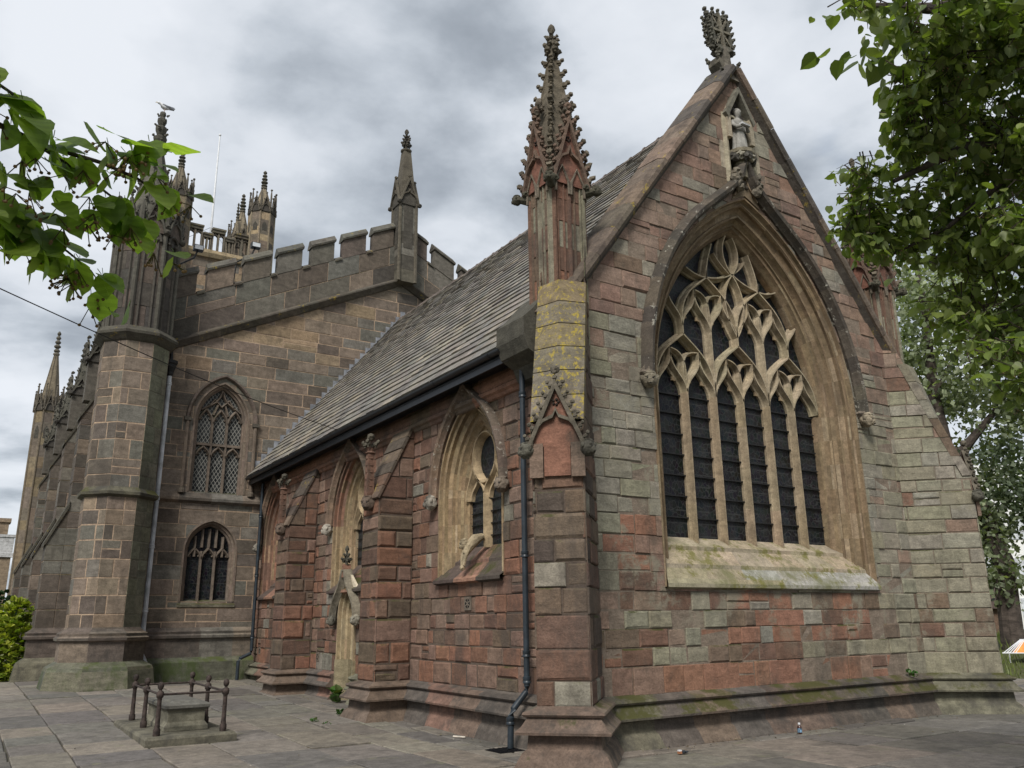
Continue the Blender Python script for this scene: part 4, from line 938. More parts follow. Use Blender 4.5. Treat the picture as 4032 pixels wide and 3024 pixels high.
# ------------------------------------------------------------------ side windows and doorway
def side_window(c, redtop, seed):
    root = link(bpy.data.objects.new('side_window', None), church)
    def cf(k, i, x):
        r = random.Random(k * 5 + i * 13 + seed)
        if redtop and k < 9 and (40 <= i < 52) : return jit(pick(r, (DRED, 3), (RED, 2), ((.2, .14, .09), 1)), r)
        if redtop == 2: return jit(pick(r, (DRED, 3), (RED, 2), ((.24, .16, .10), 1)), r)
        return jit(pick(r, ((.265, .195, .115), 4), ((.215, .155, .092), 2), ((.32, .25, .16), 1)), r, .06)
    mb = MB(); pr = [(0, .03), (0, -.008), (.045, -.008), (.05, .05), (.085, .06), (.10, .03), (.13, .05), (.13, .12), (.19, .16), (.23, .15), (.24, .20), (.28, .22), (.31, .21), (.325, .26), (.37, .30), (.40, .29), (.42, .34), (.46, .36), (.46, .60)]
    moulding(mb, FN, -c, WA, WR, WS, WB + .02, pr, cf, 12); mb.build('arch_moulding', M['buff'], root, smooth=35)
    mb = MB(); r = random.Random(seed); sp = [(-.60, 2.86, .66), (-.42, 2.84, .66), (-.2, 2.6, .86), (-.2, 2.55, .88), (.03, 2.34, 1.08), (.09, 2.30, 1.08), (.09, 2.25, 1.08), (0, 2.22, 1.06)]
    for k in range(len(sp) - 1):
        a, b = sp[k], sp[k + 1]
        for i in range(3):
            t0, t1 = -1 + 2 * i / 3, -1 + 2 * (i + 1) / 3
            mb.face([FN.p(-c + a[2] * t0, a[1], a[0]), FN.p(-c + b[2] * t0, b[1], b[0]), FN.p(-c + b[2] * t1, b[1], b[0]), FN.p(-c + a[2] * t1, a[1], a[0])], jit(((.085, .065, .055), (.24, .14, .10), (.075, .062, .052))[i], random.Random(k // 4 + i), .1))
    mb.build('sill', M['chancel'], root)
    fr = Fr((XN + .42, 0, 0), (0, -1, 0), (-1, 0, 0)); P = [(-.055, -.02), (-.05, .05), (-.02, .10), (-.012, .14), (.012, .14), (.02, .10), (.05, .05), (.055, -.02)]
    mb = MB(); cb_ = (.36, .275, .17, .3); U = lambda x: -c + x
    sweep2d(mb, fr, [(U(0), 2.8), (U(0), 3.3), (U(0), 3.72)], P, cb_)
    mb.build('mullion', M['buff'], root, smooth=30)
    mb = MB()
    oval = [(U(.37 * math.cos(a * PI2 / 28)), 4.31 + .43 * math.sin(a * PI2 / 28)) for a in range(28)]
    sweep2d(mb, fr, oval, P, cb_, closed=True)
    for s in (-1, 1):
        sweep2d(mb, fr, [(U(x), z) for x, z in bez((0, 3.70), (s * .03, 3.86), (s * .18, 3.9), (s * .27, 4.04), 8)], P, cb_)
        sweep2d(mb, fr, [(U(x), z) for x, z in bez((s * .60, 3.62), (s * .58, 3.9), (s * .42, 3.98), (s * .36, 4.20), 8)], P, cb_)
        sweep2d(mb, fr, [(U(x), z) for x, z in bez((s * .05, 3.62), (s * .08, 3.85), (s * .25, 3.82), (s * .30, 4.0), 6) + bez((s * .30, 4.0), (s * .36, 3.82), (s * .52, 3.85), (s * .55, 3.62), 6)[1:]], [(-.03, -.02), (-.02, .07), (.02, .07), (.03, -.02)], cb_)
        for t in (.16, .44):
            tri = [(U(s * t), 3.92), (U(s * (t + .05)), 3.74), (U(s * (t + .10)), 3.92)] if s > 0 else [(U(s * (t + .10)), 3.92), (U(s * (t + .05)), 3.74), (U(s * t), 3.92)]
    mb.build('tracery', M['buff'], root, smooth=30)
    for s in (-1, 1): pane(fr, [(U(min(0, s * .62)), 2.8), (U(max(0, s * .62)), 2.8), (U(max(0, s * .62)), 3.85), (U(min(0, s * .62)), 3.85)], 'pane', M['glass'], root)
    pane(fr, [(U(x), z) for x, z in reversed(arch_pts(.62, 1.3, WS, 0, 10)) if z >= 3.85] + [(U(-.6), 3.85), (U(.6), 3.85)][::1], 'tracery_pane', M['glass'], root)
    for z in (3.0, 3.2, 3.4, 3.6): mb = MB(); mb.box(tuple(fr.p(U(-.58), z - .006, .035)), tuple(fr.p(U(.58), z + .006, .012))); mb.build('saddle_bar', M['iron'], root)
    mb = MB(); hp = hood_pts(1.10, 1.78, 3.72, 5.47, .86, 12)
    sweep2d(mb, FN, [(U(x), z) for x, z in hp], [(.02, -.01), (.03, .05), (0, .07), (-.03, .13), (-.08, .15), (-.11, .08), (-.11, -.01)], lambda i: jit((.17, .12, .085) if i < 11 else (.13, .10, .078), random.Random(i), .12))
    mb.build('hood_mould', M['hood'] if not redtop else M['carved'], root, smooth=40)
    for s in (-1, 1):
        mb = MB(); head(mb, FN.p(U(s * 1.17), 3.64, .10), (-1, -s * .4 + .1, -.1), .115, (.33, .30, .25, .5) if s < 0 else (.16, .13, .10, .4), seed + s); mb.build('label_stop', M['carved'], root)
    return root
for i, c in enumerate(WN): 
    sw = side_window(c, (0, 1, 2)[i], 40 + i)
    if i == 0:                              # small carved beast climbing the sill of the nearest side window
        mb = MB(); cb_ = (.32, .26, .17, .4); q = lambda u, z, w_: FN.p(-c + u, z, w_)
        mb.tube([q(.0, 2.98, -.26), q(.01, 2.92, -.12), q(.0, 2.8, .0), q(-.01, 2.68, .06)], [.05, .095, .085, .05], 10, cb_)
        head(mb, q(-.06, 2.84, .04), (-.9, .3, -.2), .085, cb_, 3); mb.tube([q(.03, 2.78, .02), q(.03, 2.62, .08), q(.01, 2.5, .1)], [.045, .03, .025], 7, cb_); mb.tube([q(-.05, 2.74, .04), q(-.05, 2.58, .10), q(-.04, 2.46, .1)], [.045, .03, .025], 7, cb_)
        lump(mb, q(-.02, 2.46, .11), .045, cb_, 2); mb.build('carved_beast', M['carved'], sw)
dw = link(bpy.data.objects.new('doorway', None), church)
mb = MB(); dc = DR['c']
def cdoor(k, i, x): r = random.Random(k + i * 5); return jit(pick(r, ((.33, .26, .16), 3), ((.27, .2, .12), 2)), r)
moulding(mb, FN, -dc, DR['a'], DR['R'], DR['sp'], .88, [(0, .03), (0, -.05), (.05, -.05), (.06, .02), (.09, .03), (.10, .10), (.15, .13), (.17, .12), (.18, .20), (.22, .22), (.24, .34)], cdoor, 10)
mb.build('arch_moulding', M['buff'], dw, smooth=35)
for s in (-1, 1): mb = MB(); mb.loft([[FN.p(-dc + s * a, z, b) for a, b in ((.50, -.3), (.50, .06), (.43, .06), (.27, -.16), (.25, -.34))][::s] for z in (.0, .90)], (.22, .185, .115, .4)); mb.build('jamb_base', M['green_base'], dw)
mb = MB(); mb.box(tuple(FN.p(-dc - .28, .05, -.33)), tuple(FN.p(-dc + .28, 2.3, -.38)))
for k in range(4): mb.box(tuple(FN.p(-dc - .24 + k * .12, .06, -.30)), tuple(FN.p(-dc - .13 + k * .12, 2.2, -.331)))
mb.build('door', M['wood'], dw)
mb = MB(); hp = [(-.60, 1.72)] + bez((-.60, 1.72), (-.58, 2.15), (-.14, 2.2), (-.02, 2.66), 12) + bez((.02, 2.66), (.14, 2.2), (.58, 2.15), (.60, 1.72), 12)
sweep2d(mb, FN, [(-dc + x, z) for x, z in hp], [(.02, -.01), (.05, .06), (.0, .10), (-.03, .17), (-.08, .17), (-.10, -.01)], (.20, .175, .13, .3))
mb.build('hood_mould', M['carved'], dw, smooth=40)
mb = MB(); mb.loft([[FN.p(-dc + u * f, z, w_) for u, w_ in ((-.07, .0), (.07, .0), (.07, .15), (-.07, .15))] for z, f in ((2.55, 1.1), (2.82, .7))], (.2, .11, .075, .4)); finial(mb, FN.p(-dc, 0, .08), 2.80, 3.14, (.07, .065, .05, .4), .8, 2)
mb.build('finial', M['carved'], dw)
for s in (-1, 1): mb = MB(); mb.loft([[FN.p(-dc + s * a, z, .035) for a, z in ((.12, 2.42), (.42, 2.22), (.48, 2.34), (.14, 2.6))][::s], [FN.p(-dc + s * a, z, -.02) for a, z in ((.12, 2.42), (.42, 2.22), (.48, 2.34), (.14, 2.6))][::s]], (.55, .48, .36, .4)); mb.build('patch_stone', M['buff'], dw)
for s in (-1, 1): mb = MB(); head(mb, FN.p(-dc + s * .64, 1.68, .10), (-1, -s * .3, 0), .10, (.26, .24, .19, .4), s); mb.build('label_stop', M['carved'], dw)
# pierced vents
for (y, z, sz) in ((11.9, 1.91, .105), (18.55, .92, .09), (22.9, .95, .08)):
    mb = MB(); u = -y
    mb.loft([[FN.p(u + a * sz, z + b * sz, d) for a, b in ((-1, -1), (1, -1), (1, 1), (-1, 1))] for d in (-.005, .014)], (.14, .115, .09, .4))
    vt = mb.build('vent', M['chancel'], church)
    mb = MB()
    for k in range(6):
        a = k * PI2 / 6; mb.face([FN.p(u + sz * x, z + sz * y_, .016) for x, y_ in ((.2 * math.cos(a), .2 * math.sin(a)), (.75 * math.cos(a - .38), .75 * math.sin(a - .38)), (.75 * math.cos(a + .38), .75 * math.sin(a + .38)))])
    mb.build('vent_holes', M['dark'], vt)

# ------------------------------------------------------------------ nave and aisle east front
FA = Fr((0, YA, 0), (1, 0, 0), (0, -1, 0))
Zn = courses(.2, 17, .31, .42, random.Random(14))
sl_z = lambda x: 12.59 - .489 * abs(x - CX)
UW = dict(c=5.55, a=.78, R=1.25, sp=7.15, b=5.12); LWn = dict(c=5.53, a=.72, R=.86, sp=3.55, b=2.22)
mb = MB()
blocks(mb, FA, [(3.2, .15), (18.76, .15), (18.76, sl_z(18.76)), (CX, 12.59), (3.2, sl_z(3.2))], [arch_hole(UW['c'], UW['a'], UW['R'], UW['sp'], UW['b']), arch_hole(LWn['c'], LWn['a'], LWn['R'], LWn['sp'], LWn['b'])], Zn, col_nave, MORT2, 51, (.45, 1.0), back=.006, joint=.026, relief=.006, bev=(.003, .010))
mb.build('nave_wall', M['nave'], church)
# raking string below the parapet
mb = MB(); r = random.Random(3)
pts = [(3.2, sl_z(4.1)), (4.1, sl_z(4.1)), (CX, 12.59), (18.76, sl_z(18.76))]
SP = [(-.14, -.01), (-.13, .06), (-.05, .13), (.02, .20), (.06, .20), (.16, .03), (.16, -.01)]
fine = [pts[0], pts[1]] + [(4.1 + (CX - 4.1) * i / 12, sl_z(4.1 + (CX - 4.1) * i / 12)) for i in range(1, 13)] + [(CX + 7.78 * i / 10, sl_z(CX + 7.78 * i / 10)) for i in range(1, 11)]
sweep2d(mb, FA, fine, [(-a, b) for a, b in SP][::-1], lambda i: jit((.085, .075, .06), random.Random(i), .2))
mb.build('raking_string', M['coping'], church)
# parapet wall and its merlons
mb = MB(); FP = Fr((0, YA - .06, 0), (1, 0, 0), (0, -1, 0)); PH = 1.33
def par(ml, side, x0, x1, mb):
    ol = [(x0, sl_z(x0) + .05), (x1, sl_z(x1) + .05), (x1, sl_z(x1) + PH), (x0, sl_z(x0) + PH)]
    zs = courses(7, 17, .46, .60, random.Random(77))
    # courses follow the slope: shear the frame
    k = .489 * (1 if side < 0 else -1)
    class Sh(Fr):
        def p(s, u, v, w=0): return s.O + s.U * u + s.V * (v + k * (u - x0)) + s.N * w
    f = Sh((0, YA - .06, 0), (1, 0, 0), (0, -1, 0)); zb = sl_z(x0) + .05
    blocks(mb, f, [(x0, zb), (x1, zb), (x1, zb + PH), (x0, zb + PH)], [], [zb, zb + .66, zb + PH], col_para, MORT2, 60 + side, (.55, 1.15), joint=.018, relief=.008, bev=(.004, .012))
    return f, zb, k
fL, zbL, kL = par(None, -1, 3.4, CX, mb); fR, zbR, kR = par(None, 1, CX, 18.7, mb)
for y in (YA + .35,): mb.face([(3.4, y, sl_z(3.4)), (CX, y, 12.59), (CX, y, 12.59 + PH), (3.4, y, sl_z(3.4) + PH)], MORTD); mb.face([(CX, y, 12.59), (18.7, y, sl_z(18.7)), (18.7, y, sl_z(18.7) + PH), (CX, y, 12.59 + PH)], MORTD)
mb.build('parapet', M['nave'], church)
def shear_box(mb, f, zb, u0, u1, v0, v1, w0, w1, col, top=None):
    p = lambda u, v, w_: f.p(u, zb + v, w_)
    vs = [p(u0, v0, w1), p(u1, v0, w1), p(u1, v0, w0), p(u0, v0, w0), p(u0, v1, w1), p(u1, v1, w1), p(u1, v1, w0), p(u0, v1, w0)]
    mb.add(vs, ((0, 3, 2, 1), (4, 5, 6, 7), (0, 1, 5, 4), (1, 2, 6, 5), (2, 3, 7, 6), (3, 0, 4, 7)), col)
merl = [(3.45, 4.49), (4.78, 5.52), (5.81, 6.57), (6.80, 7.54), (7.84, 8.57), (8.87, 9.64), (9.90, 10.62)]
mR = [(11.30, 11.88), (12.18, 12.94), (13.24, 13.98), (14.27, 15.0), (15.3, 16.0), (16.3, 17.0), (17.3, 18.0)]
def merlon(f, zb, a, b, i, wide=None):
    root = link(bpy.data.objects.new('merlon', None), church); r = random.Random(i)
    mb = MB(); shear_box(mb, f, zb, a, b, PH - .01, 1.98, -.28, .012, jit(pick(r, (NB, 1), ((.12, .11, .092), 3), (ND, 3)), r)); mb.build('merlon_block', M['nave'], root)
    mb = MB(); c = jit((.10, .095, .078), r); p = lambda u, v, w_: f.p(u, zb + v, w_)
    ring = lambda u: [p(u, 1.96, .07), p(u, 2.02, .085), p(u, 2.24, -.14), p(u, 2.24, -.20), p(u, 2.02, -.34), p(u, 1.96, -.33)]
    mb.loft([ring(a - .035), ring(b + .035)], c); mb.build('cap', M['coping'], root)
def sill_cap(f, zb, a, b):
    mb = MB(); p = lambda u, v, w_: f.p(u, zb + v, w_); ring = lambda u: [p(u, PH - .06, .05), p(u, PH - .0, .06), p(u, PH + .10, -.12), p(u, PH + .0, -.34), p(u, PH - .06, -.33)]
    mb.loft([ring(a), ring(b)], jit((.11, .10, .08), random.Random(int(a * 10)))); mb.build('crenel_cap', M['coping'], church)
for i, (a, b) in enumerate(merl): merlon(fL, zbL, a, b, i)
for i, (a, b) in enumerate(mR): merlon(fR, zbR, a, b, 20 + i)
for i in range(len(merl) - 1): sill_cap(fL, zbL, merl[i][1] + .04, merl[i + 1][0] - .04)
for i in range(len(mR) - 1): sill_cap(fR, zbR, mR[i][1] + .04, mR[i + 1][0] - .04)
# pinnacle on the gable point
def sq_pinnacle(cx, cy, w, z0, zs, zg, zn, zt, col, cold, name='pinnacle', crk=0, rot=0.0):
    root = link(bpy.data.objects.new(name, None), church); R = Matrix.Rotation(rot, 3, 'Z'); r = random.Random(int(cx * 10))
    mb = MB(); z = z0
    while z < zs - .05:
        h = min(r.uniform(.38, .6), zs - z); c = jit(pick(r, (col, 3), (cold, 2), (NG, 1)), r, .12)
        mb.loft([[V3((cx, cy, q)) + R @ V3((a * w, b * w, 0)) for a, b in ((-1, -1), (1, -1), (1, 1), (-1, 1))] for q in (z, z + h - .008)], c); z += h
    for a, b in ((-1, -1), (1, -1), (1, 1), (-1, 1)):
        q = V3((cx, cy, 0)) + R @ V3((a * w, b * w, 0)); mb.tube([q + V3((0, 0, z0)), q + V3((0, 0, zs))], .06, 6, col + (.4,))
    mb.build('shaft', M['nave'], root)
    mb = MB()
    for n in ((0, -1, 0), (-1, 0, 0), (1, 0, 0), (0, 1, 0)):
        nn = R @ V3(n); gablet(mb, V3((cx, cy, 0)) + nn * (w + .01), nn, w + .09, zs - .1, zg, .09, col + (.3,), cold + (.5,), 0)
        t = V3((-nn.y, nn.x, 0)); fr = Fr(V3((cx, cy, 0)) + nn * (w + .012), t, nn)
        mb.face([fr.p(u, v, .0) for u, v in ((-w * .55, z0 + 1.2), (w * .55, z0 + 1.2), (w * .55, zs - .15), (0, zs + .15), (-w * .55, zs - .15))], cold + (.2,))
        for s in (-1, 1): lump(mb, fr.p(s * (w + .08), zs - .06, .06), .08, cold + (.3,), 3)
        lump(mb, fr.p(0, zg + .03, .04), .06, col + (.3,), 4)
    mb.build('gablet', M['carved'], root)
    mb = MB(); c = V3((cx, cy, 0))
    mb.loft([[c + R @ V3((a * q, b * q, z)) for a, b in ((-1, -1), (1, -1), (1, 1), (-1, 1))] for q, z in ((w * .98, zs), (w * .70, zs + (zn - zs) * .5), (.13, zn))], col + (.6,)); mb.build('spire', M['nave'], root)
    mb = MB(); mb.lathe((cx, cy, 0), [(.13, zn - .02), (.19, zn + .03), (.2, zn + .08), (.12, zn + .12)], 10, col + (.3,)); finial(mb, (cx, cy), zn + .08, zt, cold + (.4,), 1.35, 4); mb.build('finial', M['carved'], root)
    return root
sq_pinnacle(CX, YA - .12, .30, 12.45, 15.35, 16.3, 17.4, 18.25, (.105, .092, .07), (.07, .063, .052))
# plinth, strings
def col_np(r): return jit(pick(r, (NB, 3), (ND, 3), (NG, 2)), r, .12)
def col_gb(r): return jit(pick(r, ((.13, .125, .09), 3), ((.10, .10, .075), 2)), r, .12)
oa = .80; tx, ty = 3.03, 23.2
def octo(a, cx=tx, cy=ty): R = a / math.cos(math.pi / 8); return [(cx + R * math.cos(math.pi / 8 + k * math.pi / 4), cy + R * math.sin(math.pi / 8 + k * math.pi / 4)) for k in range(8)]
def octseq(a, cx=tx, cy=ty): return octo(a, cx, cy)
O8 = octo(oa)
oc_path = [O8[3], O8[4], O8[5], O8[6], O8[7], (tx + oa, YA)]
nv_path = [(tx + oa - .1, YA), (XN + .3, YA)]
base_pr = [(.42, .0), (.42, .235), (.36, .62), (.33, .70), (.13, .82)]
mid_pr = [(.13, .82), (.13, 1.27), (.20, 1.30), (.21, 1.36), (.15, 1.40), (.17, 1.46), (.10, 1.50), (.02, 1.56), (0, 1.6)]
oc_closed = list(reversed(O8))
oc_closed = O8[:]                           # orientation checked by the offset sign below
def ring_run(mb, a, prof, colf, cx=tx, cy=ty):
    for k in range(len(prof) - 1):
        A = octo(a + prof[k][0], cx, cy); B = octo(a + prof[k + 1][0], cx, cy)
        for i in range(8):
            j = (i + 1) % 8; c = colf(random.Random(i * 7 + k)) if callable(colf) else colf
            mb.face([(*A[i], prof[k][1]), (*A[j], prof[k][1]), (*B[j], prof[k + 1][1]), (*B[i], prof[k + 1][1])], c)
def nave_run(mb, prof, colf):
    run_profile(mb, nv_path, [(d, z) for d, z in prof], colf)
mb = MB(); nave_run(mb, [(.30, .0), (.30, .70), (.12, .82)], col_gb); mb.build('base_course', M['green_base'], church)
mb = MB(); nave_run(mb, [(.12, .82), (.12, 1.27), (.20, 1.30), (.21, 1.36), (.15, 1.40), (.17, 1.46), (.10, 1.50), (0, 1.56)], col_np); mb.build('plinth', M['plinth_dry'], church)
mb = MB(); nave_run(mb, [(0, 4.80), (.04, 4.83), (.12, 4.87), (.13, 4.94), (.03, 5.06), (0, 5.10)], col_np); mb.build('string_course', M['plinth_dry'], church)
# --- octagonal stair turret
tur = link(bpy.data.objects.new('turret', None), church)
mb = MB(); ring_run(mb, oa, base_pr, col_gb); mb.build('base_course', M['green_base'], tur)
mb = MB(); ring_run(mb, oa, mid_pr, col_np); mb.build('plinth', M['plinth_dry'], tur)
mb = MB(); Zt = courses(1.5, 9.0, .36, .50, random.Random(3))
for k in range(8):
    A, B = V3((*O8[k], 0)), V3((*O8[(k + 1) % 8], 0)); U = (B - A).normalized(); n = V3((U.y, -U.x, 0)); L = (B - A).length
    gr = k == 6
    def cf(u, v, r, gr=gr): return jit(pick(r, ((.15, .15, .105), 3), ((.135, .13, .095), 2)), r, .1) if gr else jit(pick(r, (NB, 5), (ND, 3), ((.20, .155, .11), 1.2), (NG, 1.5)), r, .12)
    blocks(mb, Fr(A, U, n), [(0, 1.5), (L, 1.5), (L, 8.95), (0, 8.95)], [], Zt, cf, (.14, .135, .10, .5) if gr else MORT2, 200 + k, (.34, .62), back=.006, joint=.028, relief=.004, bev=(.003, .009))
mb.build('shaft', M['nave'], tur)
mb = MB(); ring_run(mb, oa, [(0, 4.68), (.03, 4.70), (.10, 4.74), (.11, 4.81), (.03, 4.90), (0, 4.94)], (.095, .088, .062, .4)); mb.build('string_course', M['plinth'], tur)
mb = MB(); ring_run(mb, oa, [(0, 8.72), (.04, 8.75), (.10, 8.82), (.18, 8.90), (.19, 8.97), (.06, 9.12), (-.06, 9.16)], (.075, .07, .055, .4)); mb.build('cap_moulding', M['coping'], tur)
mb = MB(); ua = .77; O9 = octo(ua); mbp = MB()
for k in range(8):
    A, B = V3((*O9[k], 0)), V3((*O9[(k + 1) % 8], 0)); U = (B - A).normalized(); n = V3((U.y, -U.x, 0)); L = (B - A).length; fr = Fr(A, U, n)
    blocks(mb, fr, [(0, 9.1), (L, 9.1), (L, 12.0), (0, 12.0)], [], courses(9.1, 12, .5, .7, random.Random(k)), lambda u, v, r: jit(pick(r, ((.06, .055, .048), 3), ((.10, .08, .065), 2), ((.075, .066, .056), 2)), r), (.05, .045, .04, .5), 220 + k, (.6, .7), bev=(.002, .005))
    mb.tube([A + V3((0, 0, 9.1)), A + V3((0, 0, 12.05))], .065, 7, (.085, .08, .065, .3))
    for s, w_ in ((.16, .03), (L - .16, .03)): mb.loft([[fr.p(s - w_, z, 0), fr.p(s - w_ * .4, z, .05), fr.p(s + w_ * .4, z, .05), fr.p(s + w_, z, 0)] for z in (9.12, 11.75)], (.08, .072, .06, .3))
    q = [fr.p(.10, 11.6, .05)] + [fr.p(L / 2 + (L / 2 - .10) * math.cos(math.pi - a), 11.6 + .30 * math.sin(a), .05) for a in (.5, 1.0, 1.57, 2.1, 2.6)] + [fr.p(L - .10, 11.6, .05)]
    mb.tube(q, .04, 5, (.075, .068, .056, .3))
    for a in (.8, 2.34): lump(mb, fr.p(L / 2 + .17 * math.cos(a), 11.58 + .06, .04), .05, (.07, .063, .052, .3), k)
mb.build('panelled_stage', M['nave'], tur)
mb = MB()
for k in range(8):
    A, B = V3((*O9[k], 0)), V3((*O9[(k + 1) % 8], 0)); U = (B - A).normalized(); n = V3((U.y, -U.x, 0)); m = (A + B) / 2
    gablet(mb, m + n * .02, n, .33, 11.85, 12.85, .09, (.085, .08, .065, .3), (.10, .08, .065, .3), 3, .07)
    d = (A - V3((tx, ty, 0))).normalized(); lump(mb, A + d * .06 + V3((0, 0, 11.9)), .10, (.07, .065, .052, .3), k); mb.tube([A + V3((0, 0, 11.9)), A * 1.0 + V3((0, 0, 12.5)), A + V3((0, 0, 12.75))], [.08, .07, .02], 6, (.085, .08, .065, .3))
mb.build('gablet', M['carved'], tur)
mb = MB(); ctr = (tx, ty); spire(mb, ctr, .74, 12.0, 15.0, 8, math.pi / 8, (.105, .10, .08, .5), 5, .09); mb.build('spire', M['carved'], tur)
mb = MB(); mb.lathe((tx, ty, 0), [(.1, 14.6), (.16, 14.7), (.2, 14.8), (.1, 14.9), (.17, 15.05), (.19, 15.15), (.09, 15.22), (.15, 15.38), (.16, 15.48), (.08, 15.54), (.13, 15.68), (.13, 15.76), (.06, 15.82), (.09, 15.92), (.08, 15.99), (.03, 16.02)], 9, (.08, .075, .062, .5))
for k in range(14): 
    a = k * 2.4; z = 14.8 + k * .085; crocket(mb, (tx + .1 * math.cos(a), ty + .1 * math.sin(a), z), (math.cos(a), math.sin(a), 0), .10 - .003 * k, (.085, .08, .066, .4))
mb.build('finial', M['carved'], tur)
# --- aisle windows
def mullioned(c, a, R, sp, b, name, upper):
    root = link(bpy.data.objects.new(name, None), church); cs = (.16, .125, .098)
    cf = lambda k, i, x: jit(cs, random.Random(k * 3 + i), .1)
    mb = MB(); moulding(mb, FA, c, a, R, sp, b, [(0, .03), (0, -.015), (.05, -.02), (.07, .06), (.12, .08), (.13, .14), (.17, .17), (.17, .36)], cf, 10); mb.build('arch_moulding', M['nave'], root, smooth=35)
    ai, Ri = a - .17, R - .17; fr = Fr((0, YA + .26, 0), (1, 0, 0), (0, -1, 0)); P = [(-.04, -.02), (-.035, .05), (-.012, .11), (.012, .11), (.035, .05), (.04, -.02)]; lw = 2 * ai / 3
    def ins(u, v):
        if v <= sp: return abs(u) < ai
        return math.hypot(abs(u) + (Ri - ai), v - sp) < Ri
    for i in (1, 2):
        mb = MB(); sweep2d(mb, fr, [(c - ai + i * lw, b), (c - ai + i * lw, (b + sp) / 2), (c - ai + i * lw, sp)], P, (.15, .12, .095, .3)); mb.build('mullion', M['nave'], root, smooth=30)
    mb = MB(); col = (.15, .12, .095, .4)
    def bar(pts):
        seg = [(c + u, v) for u, v in pts if ins(u, v)]
        if len(seg) > 1: sweep2d(mb, fr, seg, P, col)
    def heads(z, h):
        for i in range(3):
            m = -ai + (i + .5) * lw
            for s in (-1, 1): bar(bez((m + s * lw / 2, z), (m + s * lw * .46, z + h * .6), (m + s * lw * .12, z + h * .75), (m, z + h), 7))
            for s in (-1, 1):
                for t in (.3, .6): lump(mb, fr.p(c + m + s * lw * (.42 - t * .4), z + h * t, .03), .03, col, i, amp=.1, sub=1)
    if upper:
        zt = 6.46; mb.box(tuple(fr.p(c - ai, zt, .10)), tuple(fr.p(c + ai, zt + .07, -.02)), col); heads(zt - .34, .32); heads(sp - .05, .42)
        for u in (-lw / 2, lw / 2): bar([(u, sp + .2), (u + (.1 if u < 0 else -.1), sp + .5), (u, sp + .85)]); bar(bez((u * 3, sp + .2), (u * 2.6, sp + .5), (u * .4, sp + .4), (0, sp + .95), 6))
        bar([(-lw * .9, sp + .42), (-.2, sp + .66), (0, sp + .45), (.2, sp + .66), (lw * .9, sp + .42)])
    else:
        heads(sp - .22, .30)
        for u in (-lw, 0, lw, -lw / 2, lw / 2): bar([(u, sp - .15 if abs(u) in (lw,) else sp + .1), (u, sp + .25), (u, sp + .40), (u, sp + .6), (u, sp + .8)])
    mb.build('tracery', M['nave'], root, smooth=30)
    pane(fr, [(c + x, z) for x, z in reversed(arch_pts(ai + .02, Ri + .02, sp, 0, 10, b))], 'pane', M['lattice'] if upper else M['glass'], root)
    mb = MB(); q = [(-.40, b + .10, a - .16), (-.02, b - .03, a), (.03, b - .08, a + .03), (.03, b - .14, a + .03), (0, b - .16, a)]
    for k in range(4): mb.face([FA.p(c - q[k][2], q[k][1], q[k][0]), FA.p(c - q[k + 1][2], q[k + 1][1], q[k + 1][0]), FA.p(c + q[k + 1][2], q[k + 1][1], q[k + 1][0]), FA.p(c + q[k][2], q[k][1], q[k][0])], (.13, .12, .085, .5))
    mb.build('sill', M['plinth'], root)
    if upper:
        mb = MB(); pp = [(p[0] + c, p[1]) for p in arch_pts(a + .12, R + .12, sp, 0, 12, sp - 0.02)]
        sweep2d(mb, FA, pp, [(.02, -.01), (.02, .05), (-.02, .10), (-.07, .10), (-.09, -.01)], lambda i: jit((.12, .095, .078), random.Random(i), .12)); mb.build('hood_mould', M['nave'], root, smooth=40)
        for s in (-1, 1):
            mb = MB(); mb.loft([[FA.p(c + s * (a + .16) + d, z, e) for d, e in ((-.09, 0), (-.09, .12), (.09, .12), (.09, 0))] for z in (sp - .08, sp + .02)], (.085, .075, .06, .4)); mb.tube([FA.p(c + s * (a + .15), sp - .1, .06), FA.p(c + s * (a + .15), b + .1, .06)], .05, 7, (.14, .11, .085, .4)); mb.lathe(FA.p(c + s * (a + .15), b - .05, .06), [(.09, 0), (.09, .08), (.06, .14)], 8, (.11, .09, .07, .4)); mb.build('jamb_shaft', M['nave'], root)
mullioned(UW['c'], UW['a'], UW['R'], UW['sp'], UW['b'], 'upper_window', True)
mullioned(LWn['c'], LWn['a'], LWn['R'], LWn['sp'], LWn['b'], 'lower_window', False)
# --- downpipes
def downpipe(pts, rad, m, collars, hopper=None, shoe=None):
    root = link(bpy.data.objects.new('downpipe', None), church)
    mb = MB(); mb.tube(pts, rad, 12); 
    for z, p in collars: mb.lathe((p[0], p[1], 0), [(rad + .001, z - .05), (rad + .014, z - .045), (rad + .014, z - .02), (rad + .006, z - .01), (rad + .012, z), (rad + .012, z + .04), (rad, z + .045)], 12)
    mb.build('pipe', m, root, smooth=40)
    if hopper:
        x, y, z = hopper; mb = MB(); mb.lathe((x, y, 0), [(rad, z), (rad + .03, z + .06), (rad + .03, z + .12), (rad + .09, z + .28), (rad + .09, z + .33), (rad + .12, z + .36), (rad + .12, z + .44), (rad + .04, z + .45)], 8, rot=math.pi / 8); mb.tube([(x, y, z + .45), (x, y + .1, z + .75)], .05, 8); mb.build('hopper', M['iron'], root)
px_, py_ = 4.0, YA - .22
downpipe([(px_, py_, 8.25), (px_, py_, 1.05), (px_, py_ - .02, .95), (px_ + .05, py_ - .22, .80), (px_ + .08, py_ - .30, .72), (px_ + .09, py_ - .32, .25)], .062, M['pipe_grey'], [(z, (px_, py_)) for z in (8.0, 4.85, 3.6, 2.0)] + [(1.3, (px_, py_))], (px_, py_, 8.2))
xa = XN - .15; ya = 10.02
